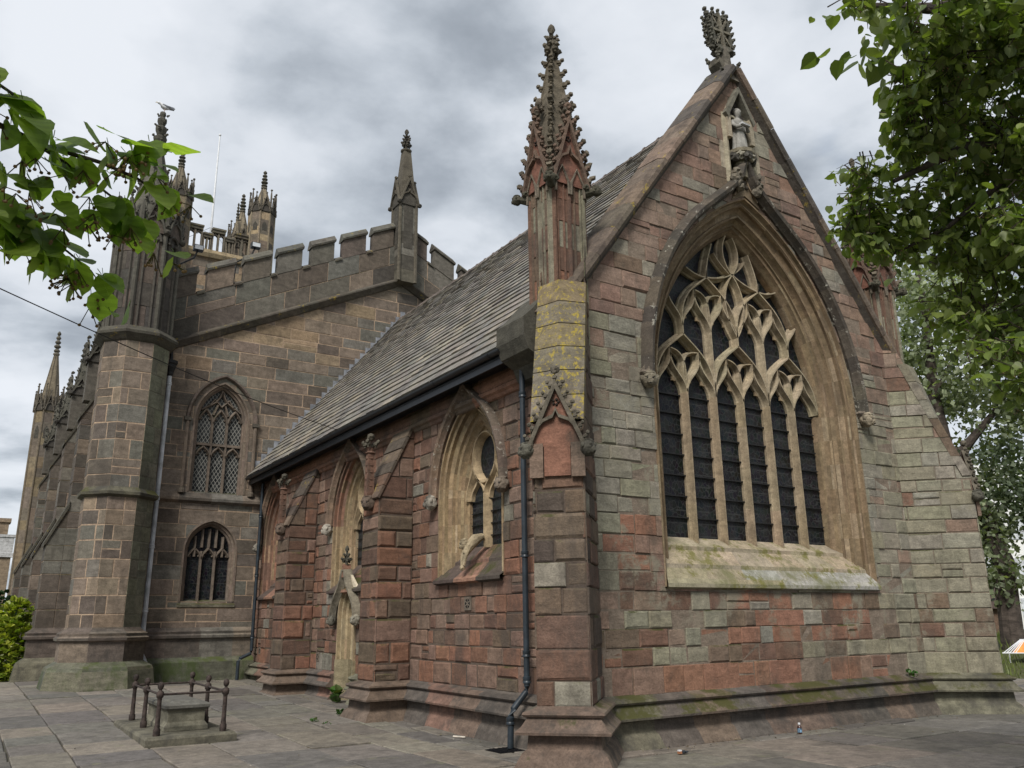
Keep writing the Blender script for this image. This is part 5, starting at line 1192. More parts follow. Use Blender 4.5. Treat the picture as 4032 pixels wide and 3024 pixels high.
downpipe([(xa, ya, 5.45), (xa, ya, .78), (xa - .02, ya, .70), (xa - .24, ya - .02, .50), (xa - .28, ya - .02, .42), (xa - .29, ya - .02, .02)], .043, M['pipe_black'], [(z, (xa, ya)) for z in (4.9, 2.55, 1.2, .86)] + [(.36, (xa - .29, ya - .02))])
ya = 23.15
downpipe([(xa, ya, 5.4), (xa, ya, .95), (xa - .02, ya, .88), (xa - .30, ya - .02, .76), (xa - .33, ya - .02, .70), (xa - .33, ya - .02, .24)], .045, M['pipe_black'], [(z, (xa, ya)) for z in (4.5, 2.9, 1.3)])
mb = MB()
for i in range(5): mb.box((xa - .52 + .07 * i, 9.86, .004), (xa - .49 + .07 * i, 10.18, .014))
mb.box((xa - .56, 9.82, .001), (xa - .16, 10.22, .004)); gr_ = tag(mb.build('drain_grate', M['dark']), 'dark gully grate in the paving under the black downpipe by the corner buttress', 'drain')
# --- nave body, clerestory side and roofs behind the parapet
mb = MB(); AWX = 2.75
blocks(mb, Fr((AWX, 0, 0), (0, -1, 0), (-1, 0, 0)), [(-50, .1), (-YA, .1), (-YA, 9.6), (-50, 9.6)], [], courses(.1, 10, .36, .48, random.Random(2)), col_dark, MORT2, 300, (.6, 1.1), joint=.016)
blocks(mb, Fr((19.2, 0, 0), (0, 1, 0), (1, 0, 0)), [(YA, .1), (50, .1), (50, 9.6), (YA, 9.6)], [], courses(.1, 10, .5, .7, random.Random(2)), col_dark, MORT2, 301, (1.0, 1.6), joint=.016)
mb.build('aisle_wall', M['nave'], church)
mb = MB()
for s, x in ((-1, AWX), (1, 19.2)): mb.face([(x, YA + .4, 9.0), (CX, YA + .4, 12.7), (CX, 50, 12.7), (x, 50, 9.0)][::-s], (.12, .12, .125, .5))
mb.build('nave_roof', M['lead'], church)
def aisle_buttress(y, i):
    root = link(bpy.data.objects.new('aisle_buttress', None), church); w = .42; x1, x2, x3 = 1.80, 2.26, 2.55; r = random.Random(i)
    mb = MB(); fs = Fr((0, y - w, 0), (1, 0, 0), (0, -1, 0)); Z = courses(.2, 9, .36, .5, random.Random(i + 5))
    side = [(x1, 1.6), (2.76, 1.6), (2.76, 8.35), (x3, 8.30), (x2, 7.55), (x2, 4.95), (x1, 3.85)]
    for sub in ([(x1, 1.5), (x2, 1.5), (x2, 4.95), (x1, 3.85)], [(x2, 1.5), (2.76, 1.5), (2.76, 8.35), (x3, 8.30), (x2, 7.55)]):
        blocks(mb, fs, sub, [], Z, col_dark, MORT2, 310 + i, (.45, .9), joint=.016, relief=.004)
    for x, a, b in ((x1, 1.5, 3.85), (x2, 4.95, 7.55)): blocks(mb, Fr((x, 0, 0), (0, -1, 0), (-1, 0, 0)), [(-y - w, a), (-y + w, a), (-y + w, b), (-y - w, b)], [], Z, col_dark, MORT2, 320 + i, (.5, .8), joint=.016)
    mb.build('masonry', M['nave'], root)
    for (xa_, za, xb, zb) in ((x1 - .05, 3.78, x2, 4.99), (x2 - .05, 7.48, x3 + .1, 8.42)): mb = MB(); mb.loft([[V3((xa_, q, za)), V3((xa_, q, za + .10)), V3((xb, q, zb + .07)), V3((xb, q, zb - .12))] for q in (y - w - .04, y + w + .04)], (.075, .07, .055, .4)); mb.build('weathering', M['coping'], root)
    mb = MB()
    for zz_, d in ((.0, .34), (.0, 0)): pass
    P = [(2.76, y + w), (x1, y + w), (x1, y - w), (2.76, y - w)]
    run_profile(mb, P[::-1] if 0 else P, base_pr, col_gb); run_profile(mb, P, mid_pr, col_np); mb.build('plinth', M['plinth_dry'], root)
    sq_ = 2.50
    mb = MB(); cx, cy = 2.52, y
    mb.loft([[V3((cx + a * .24, cy + b * .24, z)) for a, b in ((-1, -1), (1, -1), (1, 1), (-1, 1))] for z in (8.1, 9.45)], (.10, .09, .075, .4)); mb.build('pinnacle_shaft', M['nave'], root)
    mb = MB()
    for n in ((0, -1, 0), (-1, 0, 0), (1, 0, 0), (0, 1, 0)): gablet(mb, V3((cx, cy, 0)) + V3(n) * .25, n, .32, 9.3, 10.0, .08, (.095, .09, .072, .3), (.07, .063, .055, .3), 2, .06)
    for a, b in ((-1, -1), (1, -1)): lump(mb, (cx + a * .3, cy + b * .3, 9.35), .09, (.06, .055, .048, .3), i)
    spire(mb, (cx, cy), .30, 9.4, 10.75, 4, math.pi / 4, (.10, .095, .075, .3), 4, .065); mb.lathe((cx, cy, 0), [(.06, 10.7), (.13, 10.78), (.06, 10.88), (.11, 10.98), (.05, 11.08), (.08, 11.16), (.02, 11.3)], 8, (.08, .075, .06, .4)); mb.build('pinnacle', M['carved'], root)
for i, y in enumerate((27.2, 31.6, 36.6, 41.8)): aisle_buttress(y, i)
# --- west stair turret far down the north side
def oct_turret(name, cx, cy, a, z0, zs, zg, zn, zt, parent, light=1.0, bands=True):
    root = link(bpy.data.objects.new(name, None), parent); O = octo(a, cx, cy); r = random.Random(int(cx * 7)); c1, c2 = (.26 * light, .205 * light, .13 * light), (.13, .11, .085)
    mb = MB(); z = z0; k0 = 0
    while z < zs:
        h = min(r.uniform(.45, .62), zs - z)
        for k in range(8): mb.face([(*O[k], z), (*O[(k + 1) % 8], z), (*O[(k + 1) % 8], z + h), (*O[k], z + h)], jit(pick(r, (c1, 4 if bands else 1), (c2, 3), (NB, 3)), r, .12))
        z += h
    for k in range(8): mb.tube([(*O[k], z0), (*O[k], zs)], a * .075, 6, jit((.2 * light, .165 * light, .115 * light), r))
    mb.build('shaft', M['nave'], root)
    mb = MB(); g = (.115, .10, .078)
    for k in range(8):
        A, B = V3((*O[k], 0)), V3((*O[(k + 1) % 8], 0)); U = (B - A).normalized(); n = V3((U.y, -U.x, 0)); m = (A + B) / 2; L = (B - A).length
        gablet(mb, m + n * .02, n, L * .5, zs - .1, zg, .1, g + (.3,), (.06, .053, .045, .3), 2, a * .09); q = m + n * .06
        fr = Fr(A, U, n); mb.face([fr.p(x, v, .012) for x, v in ((L * .25, zs - 1.5), (L * .75, zs - 1.5), (L * .75, zs - 1.1), (L * .5, zs - .85), (L * .25, zs - 1.1))] if zs - z0 > 2.5 else [fr.p(x, v, .012) for x, v in ((L * .3, zs - .5), (L * .7, zs - .5), (L * .7, zs - .3), (L * .5, zs - .15), (L * .3, zs - .3))], (.06, .055, .045, .3))
        lump(mb, A + V3((0, 0, zs)), a * .16, (.07, .063, .05, .3), k); mb.tube([A + V3((0, 0, zs)), A + V3((0, 0, zg + .1)), A + V3((0, 0, zg + .45))], [a * .09, a * .08, .02], 6, g + (.3,))
        lump(mb, A + V3((0, 0, zg + .45)), a * .10, g + (.3,), k)
    mb.build('gablet', M['carved'], root)
    mb = MB(); ring = lambda R_, z: [V3((cx + R_ * math.cos(math.pi / 8 + k * math.pi / 4), cy + R_ * math.sin(math.pi / 8 + k * math.pi / 4), z)) for k in range(8)]
    mb.loft([ring(a * .92, zs), ring(a * .17, zn)], (.24 * light, .20 * light, .14 * light, .4))
    for k in range(8): p, q = ring(a * .93, zs)[k], ring(a * .18, zn)[k]; mb.tube([p, q], a * .04, 5, (.19 * light, .16 * light, .115 * light, .4))
    mb.build('spire', M['nave'], root)
    mb = MB(); mb.lathe((cx, cy, 0), [(a * .17, zn - .02), (a * .27, zn + .04), (a * .27, zn + .12), (a * .14, zn + .16)], 10, (.15, .135, .105, .4))
    h = zt - zn - .15; 
    for j in range(5):
        f = j / 5; zq = zn + .15 + h * f; R_ = a * .34 * (1 - .62 * f) * (1.0 if j else .8); mb.lathe((cx, cy, 0), [(R_ * .45, zq), (R_ * .95, zq + h * .06), (R_, zq + h * .11), (R_ * .5, zq + h * .18), (R_ * .42, zq + h * .2)], 9, (.10, .092, .073, .4))
    mb.build('finial', M['carved'], root); return root
oct_turret('turret', 2.42, 46.5, .55, .2, 12.0, 12.8, 14.9, 16.2, church, .72)
# --- west tower behind
TY = 52.0; tw = link(bpy.data.objects.new('tower', None), church)
mb = MB(); FTW = Fr((0, TY, 0), (1, 0, 0), (0, -1, 0)); Zw = courses(9, 24.6, .5, .7, random.Random(6))
blocks(mb, FTW, [(8.3, 9), (13.6, 9), (13.6, 24.5), (8.3, 24.5)], [], Zw, lambda u, v, r: jit(pick(r, (NB, 4), ((.26, .19, .125), 3), (NG, 2)), r), MORT2, 400, (.7, 1.4), joint=.03)
blocks(mb, Fr((8.3, 0, 0), (0, -1, 0), (-1, 0, 0)), [(-57.5, 9), (-TY, 9), (-TY, 24.5), (-57.5, 24.5)], [], Zw, col_nave, MORT2, 401, (.7, 1.4), joint=.03)
blocks(mb, Fr((13.6, 0, 0), (0, 1, 0), (1, 0, 0)), [(TY, 9), (57.5, 9), (57.5, 24.5), (TY, 24.5)], [], Zw, col_nave, MORT2, 402, (.7, 1.4), joint=.03)
mb.build('tower_wall', M['nave'], tw)
mb = MB()
for (x0, y0, x1, y1) in ((8.1, TY - .2, 13.8, TY + .3), (8.1, 57.2, 13.8, 57.7)):
    mb.loft([[V3((x0, y0, 24.35)), V3((x1, y0, 24.35)), V3((x1, y1, 24.35)), V3((x0, y1, 24.35))], [V3((x0, y0 - .12, 24.6)), V3((x1, y0 - .12, 24.6)), V3((x1, y1, 24.6)), V3((x0, y1, 24.6))], [V3((x0, y0 - .05, 24.85)), V3((x1, y0 - .05, 24.85)), V3((x1, y1, 24.85)), V3((x0, y1, 24.85))]], (.30, .235, .145, .4))
mb.box((8.3, TY + .3, 24.3), (13.6, 57.2, 24.5), (.1, .1, .1, .4))
mb.build('cornice', M['nave'], tw)
def openwork(x0, x1, z0, z1, tall, y):
    root = link(bpy.data.objects.new('openwork_merlon' if tall else 'openwork_crenel', None), tw); r = random.Random(int(x0 * 11)); c = jit((.12, .105, .08), r)
    mb = MB(); mb.box((x0, y - .2, z1 - .30), (x1, y + .2, z1 - .1), c); mb.loft([[V3((x0 - .03, y - .27, z)), V3((x1 + .03, y - .27, z)), V3((x1 + .03, y + .27, z)), V3((x0 - .03, y + .27, z))] for z in (z1 - .12, z1)], c); mb.build('cap', M['coping'], root)
    mb = MB(); n = 2; w_ = (x1 - x0) / n
    for i in range(n + 1): q = x0 + i * w_; h = .055 if i == 1 else .085; mb.box((q - h if i else q, y - .14, z0), (q + h if i < n else q, y + .14, z1 - .3), jit((.14, .12, .09), r))
    for i in range(n):
        m = x0 + (i + .5) * w_; 
        for za in ([z0 + .95] + ([z1 - .45] if tall else [])):
            for s in (-1, 1):
                p = bez((m + s * w_ / 2, za), (m + s * w_ * .45, za + .16), (m + s * w_ * .15, za + .2), (m, za + .26), 5)
                for a, b in zip(p, p[1:]): mb.loft([[V3((q[0], y + dy, q[1] + dz)) for dy, dz in ((-.10, -.04), (.10, -.04), (.10, .06), (-.10, .06))] for q in (a, b)], (.11, .095, .075, .4))
        if tall: mb.box((m - .03, y - .08, z0 + 1.15), (m + .03, y + .08, z1 - .3), (.13, .11, .085, .3))
    mb.build('mullions', M['nave'], root)
for y in (TY, 57.5):
    x = 9.0; 
    for i, (a, b, t) in enumerate(((9.0, 9.95, 1), (9.99, 10.5, 0), (10.54, 11.35, 1), (11.39, 11.9, 0), (11.94, 12.95, 1))): openwork(a, b, 24.85, 26.45 if t else 26.0, t, y)
oct_turret('turret', 8.25, TY, .80, 9, 28.0, 29.0, 30.2, 31.6, tw, .8)
oct_turret('turret', 13.65, TY, .78, 9, 28.3, 29.4, 30.2 + .0, 31.6, tw, 1.15)
oct_turret('turret', 8.25, 57.5, .80, 20, 28.3, 29.4, 30.9, 32.4, tw); oct_turret('turret', 13.65, 57.5, .80, 20, 28.3, 29.4, 30.9, 32.4, tw)
oct_turret('pinnacle', 12.8, 55.2, .42, 24.5, 26.9, 27.5, 29.0, 30.4, tw, 1.1, False)
fp = tag(empty('flagpole', (10.75, 53.5, 24.5)), 'white bare flagpole rising above the pierced parapet of the far tower', 'flagpole')
mb = MB(); mb.tube([(0, 0, 0), (0, 0, 4), (0, 0, 9.7)], [.085, .075, .045], 10); mb.lathe((0, 0, 0), [(.05, 9.7), (.09, 9.75), (.09, 9.82), (.02, 9.88)], 10); mb.build('pole', M['white'], fp)
for a in (.4, 1.6, 3.5, 4.9): mb = MB(); mb.tube([(0, 0, 2.75), (1.6 * math.cos(a), 1.6 * math.sin(a), 1.4)], .012, 4); mb.build('stay_wire', M['iron'], fp)
# floodlights on the parapet walk
for i, (x, z) in enumerate(((4.98, 12.25), (6.68, 12.75))):
    f = tag(empty('floodlight', (x - .35, YA + .9, z + .3)), ('small black floodlight behind the parapet next to the octagonal turret', 'small black floodlight in the gap between two merlons, nearer the gable point')[i], 'floodlight', 'floodlights behind the nave parapet')
    mb = MB(); mb.box((-.14, -.10, 0), (.14, .10, .17)); mb.build('lamp_housing', M['iron'], f)
    mb = MB(); mb.box((-.12, -.108, .02), (.12, -.101, .15)); mb.build('lamp_glass', M['pipe_grey'], f)
    mb = MB(); mb.tube([(0, 0, .05), (-.1, 0, -.25), (-.55, .0, -.6), (-.6, 0, -1.4)], .03, 6); mb.build('bracket', M['iron'], f)

# ------------------------------------------------------------------ railed tomb on the pavement
tz = gz(3, 14.4)
tb = tag(empty('chest_tomb', (0, 0, 0)), 'low weathered stone chest tomb with a moulded lid, standing inside the rusty railing', 'tomb')
mb = MB(); c = (.11, .10, .085, .4)
mb.loft([[V3((x, y, z)) for x, y in ((2.80 - e, 13.66 - e), (3.29 + e, 13.66 - e), (3.29 + e, 15.15 + e), (2.80 - e, 15.15 + e))] for z, e in ((tz + .10, .06), (tz + .16, .06), (tz + .22, .015), (tz + .36, .015), (tz + .38, .03))], (.145, .135, .10, .4)); mb.build('chest', M['plinth'], tb)
mb = MB(); mb.loft([[V3((x, y, z)) for x, y in ((2.80 - e, 13.66 - e), (3.29 + e, 13.66 - e), (3.29 + e, 15.15 + e), (2.80 - e, 15.15 + e))] for z, e in ((tz + .38, .03), (tz + .41, .07), (tz + .45, .075), (tz + .47, .05), (tz + .475, -.05), (tz + .50, -.07))], (.12, .115, .10, .6)); mb.build('lid', M['paving'], tb)
kb = tag(empty('grave_kerb', (0, 0, 0)), 'low mossy stone kerb slab under the railed chest tomb', 'kerb')
mb = MB(); mb.loft([[V3((x, y, z)) for x, y in ((2.40 + e, 13.06 + e), (3.64 - e, 13.06 + e), (3.64 - e, 15.86 - e), (2.40 + e, 15.86 - e))] for z, e in ((-.05, 0), (tz + .06, 0), (tz + .095, .03))], (.125, .115, .085, .4)); mb.build('slab', M['plinth'], kb)
rl = tag(empty('grave_railing', (3.2, 15, tz + .09)), 'rusty iron railing of six ball-topped posts round the stone chest tomb', 'railing')
def loc(x, y, z): return (x - 3.2, y - 15.0, z)
posts = [(2.57, 13.24), (2.60, 14.42), (2.63, 15.62), (3.48, 13.24), (3.51, 14.42), (3.53, 15.62)]
for i, (x, y) in enumerate(posts):
    mb = MB(); mb.lathe(loc(x, y, 0), [(.045, 0), (.05, .02), (.05, .09), (.035, .11), (.04, .13), (.034, .15), (.03, .46), (.033, .50), (.048, .515), (.052, .55), (.048, .585), (.025, .60), (.02, .615), (.034, .63), (.043, .655), (.045, .675), (.036, .705), (.015, .72)], 12, sx=1, sy=1); mb.build('post', M['rust'], rl, smooth=50)
for a, b in ((0, 1), (1, 2), (3, 4), (4, 5), (0, 3), (2, 5)):
    mb = MB(); mb.tube([loc(*posts[a], .55), loc(*posts[b], .55)], .016, 8); mb.build('rail', M['rust'], rl, smooth=50)

# ------------------------------------------------------------------ gull, cable, litter
gl = tag(empty('gull', (tx + .02, ty, 16.0)), 'grey and white gull perched on the tip of the octagonal turret spire', 'bird')
mb = MB(); n = 12
def bring(x, z, ry, rz): return [V3((x, ry * math.cos(k * PI2 / n), z + rz * math.sin(k * PI2 / n))) for k in range(n)]
mb.loft([bring(-.245, .272, .004, .004), bring(-.20, .275, .012, .012), bring(-.19, .278, .03, .032), bring(-.155, .285, .042, .045), bring(-.12, .265, .045, .05), bring(-.08, .215, .062, .075), bring(0, .185, .075, .09), bring(.09, .19, .06, .065), bring(.17, .205, .035, .03), bring(.25, .212, .028, .012), bring(.29, .215, .02, .006)], (.75, .75, .75, .5))
M['gull'] = plain('gull_plumage', (.62, .63, .65), .8, 0, .2, .15, 12); mb.build('body', M['gull'], gl, smooth=60)
for s in (-1, 1):
    mb = MB(); mb.loft([[V3((x, s * (ry + .004), z)) for ry, z in ((.05 * f, .27 - .02 * i), (.078 * f, .215), (.06 * f, .165), (.03 * f, .17), (.03 * f, .25))] for i, (x, f) in enumerate(((-.09, .7), (0, 1.05), (.12, .85), (.27, .35)))], (.3, .3, .3, .5)); mb.build('wing', M['lead'], gl)
    mb = MB(); mb.tube([(.01, s * .03, .12), (.0, s * .03, .0)], .008, 6); mb.tube([(.01, s * .03, .006), (-.05, s * .035, .004)], .008, 5); M.setdefault('leg', plain('gull_leg', (.5, .35, .3), .7)); mb.build('leg', M['leg'], gl)
mb = MB(); mb.tube([(-.195, 0, .278), (-.235, 0, .274), (-.262, 0, .262)], [.013, .010, .003], 8); M['beak'] = plain('gull_beak', (.6, .42, .06), .5); mb.build('beak', M['beak'], gl)
cb_ = tag(MB().build('overhead_cable', M['iron']), 'thin dark cable sagging from the left sky down to the chancel gutter', 'cable')
mb = MB(); A, B = V3((XN - .47, 16.7, 5.62)), V3((-7.5, 9.0, 9.3)); A2 = V3((XN - .47, 16.7, 5.62)); e2 = V3((-.68, 9.0, 5.01)); dirv = (e2 - A2)
pts = []
for i in range(25):
    t = i / 24 * 1.5; p = A2 + dirv * t; p.z -= .10 * math.sin(min(1, t) * math.pi); pts.append(p)
mb.tube(pts, .007, 5); o2 = mb.build('overhead_cable', M['iron']); cb_.data = o2.data; bpy.data.objects.remove(o2)
bt = tag(empty('bottle', (10.57, 8.72, 0)), 'small dark bottle with a white cap at the wall foot under the great window', 'bottle')
M['bglass'] = plain('dark_bottle', (.05, .02, .015), .15, 0, .6, .2); M['blabel'] = plain('bottle_label', (.12, .2, .28), .5, 0, .4, .9, 40)
mb = MB(); mb.lathe((0, 0, 0), [(.030, .002), (.033, .01), (.033, .09), (.026, .105), (.014, .118), (.013, .13)], 14); mb.build('glass', M['bglass'], bt, smooth=50)
mb = MB(); mb.lathe((0, 0, 0), [(.0338, .02), (.0338, .08)], 14); mb.build('bottle_label', M['blabel'], bt, smooth=50)
mb = MB(); mb.lathe((0, 0, 0), [(.017, .128), (.017, .150), (.012, .152)], 12); mb.build('cap', M['white'], bt, smooth=50)
mb = MB(); r = random.Random(91)
for i in range(420):
    if i < 170: x, y = r.uniform(7.4, 15), 8.93 - abs(r.gauss(0, .22))
    elif i < 270: x, y = 6.55 - abs(r.gauss(0, .25)), r.uniform(9.8, 23)
    else: x, y = r.uniform(.5, 14), r.uniform(5.5, 20)
    if x > 6.5 and y > 8.95: continue
    z = gz(x, y) + .016; a = r.uniform(0, 6.28); k = r.uniform(.008, .028); d = V3((math.cos(a), math.sin(a), r.uniform(-.2, .4))) * k; n_ = V3((-math.sin(a), math.cos(a), r.uniform(-.3, .5))) * k * .5
    c = jit(pick(r, ((.10, .07, .035), 4), ((.16, .13, .06), 3), ((.35, .32, .27), 1.5), ((.05, .045, .035), 3)), r); p = V3((x, y, z)); mb.face([p - d, p + n_, p + d, p - n_], c)
dbr = mb.build('leaf_litter', M['paving']); dbr['kind'] = 'stuff'; dbr['label'] = 'fallen leaf scraps and grit scattered on the paving'
lt = tag(empty('litter', (7.90, 8.40, .004)), 'crumpled dark wrapper beside a white and brown scrap on the paving', 'litter')
mb = MB(); lump(mb, (.06, 0, .016), .035, (.02, .02, .025, .5), 2, (1.5, 1, .55), .8); mb.build('wrapper', M['pipe_black'], lt)
mb = MB(); mb.box((-.04, -.02, 0), (.005, .02, .03)); M['card'] = plain('brown_card', (.3, .13, .06), .8); mb.build('carton', M['card'], lt)
mb = MB(); mb.box((-.038, -.018, .03), (.003, .018, .045)); mb.build('carton_top', M['white'], lt)
cg = tag(empty('paper_roll', (6.40, 11.42, .005)), 'short pale paper tube lying on the paving near the side plinth', 'litter')
mb = MB(); mb.tube([(-.05, .09, .014), (.05, -.09, .014)], .013, 8); M['paper'] = plain('pale_paper', (.5, .45, .38), .8); mb.build('tube', M['paper'], cg)

# ------------------------------------------------------------------ plants
HEART = [(0, 0), (.30, -.04), (.48, .18), (.50, .42), (.36, .70), (.14, .90), (0, 1.06), (-.14, .90), (-.36, .70), (-.50, .42), (-.48, .18), (-.30, -.04)]
def leaf(mb, p, d, nrm, size, col, r, fold=.14):
    d = V3(d).normalized(); nrm = V3(nrm); s = d.cross(nrm)
    if s.length < .05: s = d.cross(V3((1, 0.3, 0)))
    s.normalize(); nn = s.cross(d)
    k = size; bend = r.uniform(-.25, .1)
    L = lambda x, y: V3(p) + (s * x + d * y + nn * (abs(x) * fold * 1.2 + bend * (y * y) * .6)) * k
    right = [L(x, y) for x, y in HEART[:7]]; left = [L(x, y) for x, y in [HEART[0]] + HEART[6:]]
    mb.face(right, col); mb.face(left, (col[0] * .93, col[1] * .93, col[2] * .93, col[3]))
def near_leaf(mb, p, d, nrm, size, col, r):
    d = V3(d).normalized(); nrm = V3(nrm); s = d.cross(nrm)
    if s.length < .05: s = d.cross(V3((1, .3, 0)))
    s.normalize(); nn = s.cross(d); cx_, cy_, sk = r.uniform(.05, .45), r.uniform(-.35, .1), r.uniform(-.06, .06)
    L = lambda x, y: V3(p) + (s * (x + sk * y) + d * y + nn * (cx_ * x * x + cy_ * y * y)) * size
    st = [(0.02, .03), (-.07, .22), (.02, .40), (.16, .50), (.32, .535), (.48, .51), (.63, .44), (.77, .33), (.89, .20), (.98, .09), (1.08, 0)]
    ys = [.03, .06, .12, .2, .34, .49, .63, .77, .89, .98, 1.08]
    for sg in (-1, 1):
        e = []
        for i, (y, w_) in enumerate(st): e.append((w_ * (1 + (.05 if i % 2 else -.02)), y))
        for i in range(len(st) - 1):
            m0, m1 = (0, ys[i]), (0, ys[i + 1]); h0 = ((e[i][0] + .015) / 2, (e[i][1] + ys[i]) / 2); h1 = ((e[i + 1][0] + .015) / 2, (e[i + 1][1] + ys[i + 1]) / 2)
            g = 1.0 if i % 2 else .86; c = (col[0] * g, col[1] * g, col[2] * g, col[3])
            q1 = [L(sg * x, y) for x, y in (m0, h0, h1, m1)]; q2 = [L(sg * x, y) for x, y in (h0, e[i], e[i + 1], h1)]
            mb.face(q1[::sg], c); mb.face(q2[::sg], c)
def bract(mb, p, r, size):
    d = V3((r.uniform(-.5, .5), r.uniform(-.5, .5), -1)).normalized(); s = d.cross(V3((r.uniform(-1, 1), r.uniform(-1, 1), .2))).normalized()
    c = (.22, .27, .09, .5); w_ = size * .13
    mb.face([p, p + d * size * .3 + s * w_, p + d * size * .75 + s * w_, p + d * size, p + d * size * .75 - s * w_, p + d * size * .3 - s * w_], c)
def fruits(mb, p, r, size):
    for k in range(r.randint(3, 6)):
        q = p + V3((r.uniform(-1, 1), r.uniform(-1, 1), r.uniform(-1.3, -.4))) * size; mb.tube([p, q], .0012, 3, (.12, .10, .04, .5)); lump(mb, q, size * .13, (.24, .16, .09, .5), k, amp=.2, sub=1)
def lime_leaves(mb, ells, n_each, size, r, tint=1.0, br=.12, fr_=.0, twigs=None, tw=.006):
    for (c, rad, cnt) in ells:
        c = V3(c)
        for k in range(int(cnt * n_each)):
            v = V3((r.gauss(0, 1), r.gauss(0, 1), r.gauss(0, 1))).normalized() * (r.random() ** .45)
            p = c + V3((v.x * rad[0], v.y * rad[1], v.z * rad[2]))
            m = r.randint(3, 6)
            ax = V3((r.uniform(-1, 1), r.uniform(-1, 1), r.uniform(-.75, .1))).normalized()
            if twigs is not None: twigs.tube([p - ax * size * 1.2, p, p + ax * size * 1.3], [tw, tw * .7, tw * .3], 4, (.06, .045, .035, .5))
            for j in range(m):
                q = p + ax * size * (j * .62) + V3((r.uniform(-.3, .3), r.uniform(-.3, .3), r.uniform(-.3, .2))) * size
                side = ax.cross(V3((0, 0, 1))) * (1 if j % 2 else -1)
                d = side * .8 + ax * .4 + V3((r.uniform(-.5, .5), r.uniform(-.5, .5), r.uniform(-1.0, .1)))
                nrm = V3((r.uniform(-.9, .9), r.uniform(-.9, .9), 1.0))
                g = r.uniform(.75, 1.25) * tint; cc = r.choice(((.11, .145, .036), (.14, .175, .045), (.085, .12, .034), (.16, .195, .055)))
                leaf(mb, q, d, nrm, size * r.uniform(.55, 1.2), (cc[0] * g, cc[1] * g, cc[2] * g, .5), r, r.uniform(.02, .3))
                if r.random() < br: bract(mb, q, r, size * r.uniform(.8, 1.2))
                if r.random() < fr_: fruits(mb, q + V3((0, 0, -size * .5)), r, size * .5)
def limb(mb, pts, r0, r1, n=8):
    m = len(pts); mb.tube(pts, [r0 + (r1 - r0) * i / (m - 1) for i in range(m)], n, (.075, .06, .05, .5))
# right: a large lime tree overhanging, its trunk beyond the picture's edge
r = random.Random(17)
t = tag(empty('lime_tree', (0, 0, 0)), 'dense dark green lime tree overhanging the upper right corner', 'tree')
mb = MB(); limb(mb, [(6.6, .6, -.1), (6.55, .62, 1.2), (6.4, .75, 2.6), (6.3, .8, 4.2), (6.35, .9, 6.0), (6.2, 1.0, 8.0)], .26, .12, 12)
limb(mb, [(6.4, .75, 2.9), (5.7, 1.3, 3.9), (5.0, 1.8, 4.2), (4.45, 2.1, 4.2), (4.1, 2.35, 4.0)], .09, .012); limb(mb, [(6.3, .8, 3.9), (5.5, 1.3, 4.9), (4.6, 1.7, 5.0), (3.9, 1.9, 4.75), (3.3, 1.9, 4.5)], .08, .012)
limb(mb, [(6.5, .7, 2.3), (5.9, 1.4, 3.0), (5.2, 2.0, 3.3), (4.7, 2.3, 3.2), (4.35, 2.1, 2.9)], .07, .01); limb(mb, [(6.3, .8, 4.6), (6.9, 1.9, 6.0), (7.6, 2.6, 7.2)], .09, .03); limb(mb, [(6.35, .9, 5.2), (5.4, .6, 6.6), (4.8, .3, 7.4)], .08, .03)
limb(mb, [(4.85, 1.9, 4.2), (4.5, 2.3, 3.8), (4.25, 2.5, 3.65)], .02, .006, 6); limb(mb, [(4.7, 1.95, 4.2), (4.3, 2.1, 4.5), (4.1, 2.1, 4.6)], .02, .006, 6)
mb.build('trunk', M['bark'], t)
ells = [((4.10, 2.52, 3.84), (.20, .16, .16), 1.0), ((4.20, 2.40, 3.98), (.24, .2, .16), 1.4), ((4.25, 2.18, 4.30), (.22, .25, .26), 2.0), ((4.05, 1.98, 4.55), (.25, .22, .2), 1.6), ((4.32, 1.85, 4.57), (.35, .3, .3), 3.4),
        ((4.65, 1.89, 4.32), (.4, .35, .35), 4.5), ((4.66, 2.22, 4.22), (.35, .3, .3), 3.2), ((4.20, 2.54, 3.76), (.15, .12, .10), .5), ((4.52, 2.42, 3.80), (.24, .2, .2), 1.4), ((4.88, 2.33, 3.81), (.32, .3, .3), 3.4),
        ((4.55, 1.93, 3.64), (.26, .26, .28), 2.4), ((4.78, 2.44, 3.46), (.25, .2, .18), 1.5), ((4.75, 2.22, 3.21), (.28, .2, .18), 2.0), ((4.38, 2.02, 2.80), (.16, .10, .10), .55), ((4.45, 2.14, 2.96), (.17, .14, .12), .8), ((5.1, 2.15, 3.55), (.4, .35, .4), 4.0),
        ((3.22, 1.88, 4.47), (.12, .06, .05), .35), ((5.05, 1.84, 4.31), (.5, .4, .5), 4.5), ((5.35, 2.15, 3.32), (.4, .3, .35), 3.0), ((3.7, 1.9, 4.65), (.3, .12, .06), .6),
        ((3.93, 2.42, 4.07), (.14, .12, .09), .45), ((3.94, 2.52, 3.92), (.14, .1, .09), .4), ((3.99, 2.57, 3.77), (.12, .09, .09), .3), ((3.99, 2.14, 4.43), (.14, .12, .12), .7), ((4.07, 2.2, 4.26), (.14, .14, .12), .8), ((3.75, 1.80, 4.57), (.2, .12, .08), .7), ((4.0, 1.72, 4.66), (.35, .15, .12), 1.8), ((4.4, 1.65, 4.72), (.4, .2, .15), 2.2), ((4.95, 1.5, 4.75), (.4, .3, .25), 2.5), ((4.9, 2.0, 3.05), (.35, .2, .2), 2.2)]
mb = MB(); tw_ = MB(); lime_leaves(mb, ells, 28, .060, r, 1.18, .32, .05, tw_, .004)
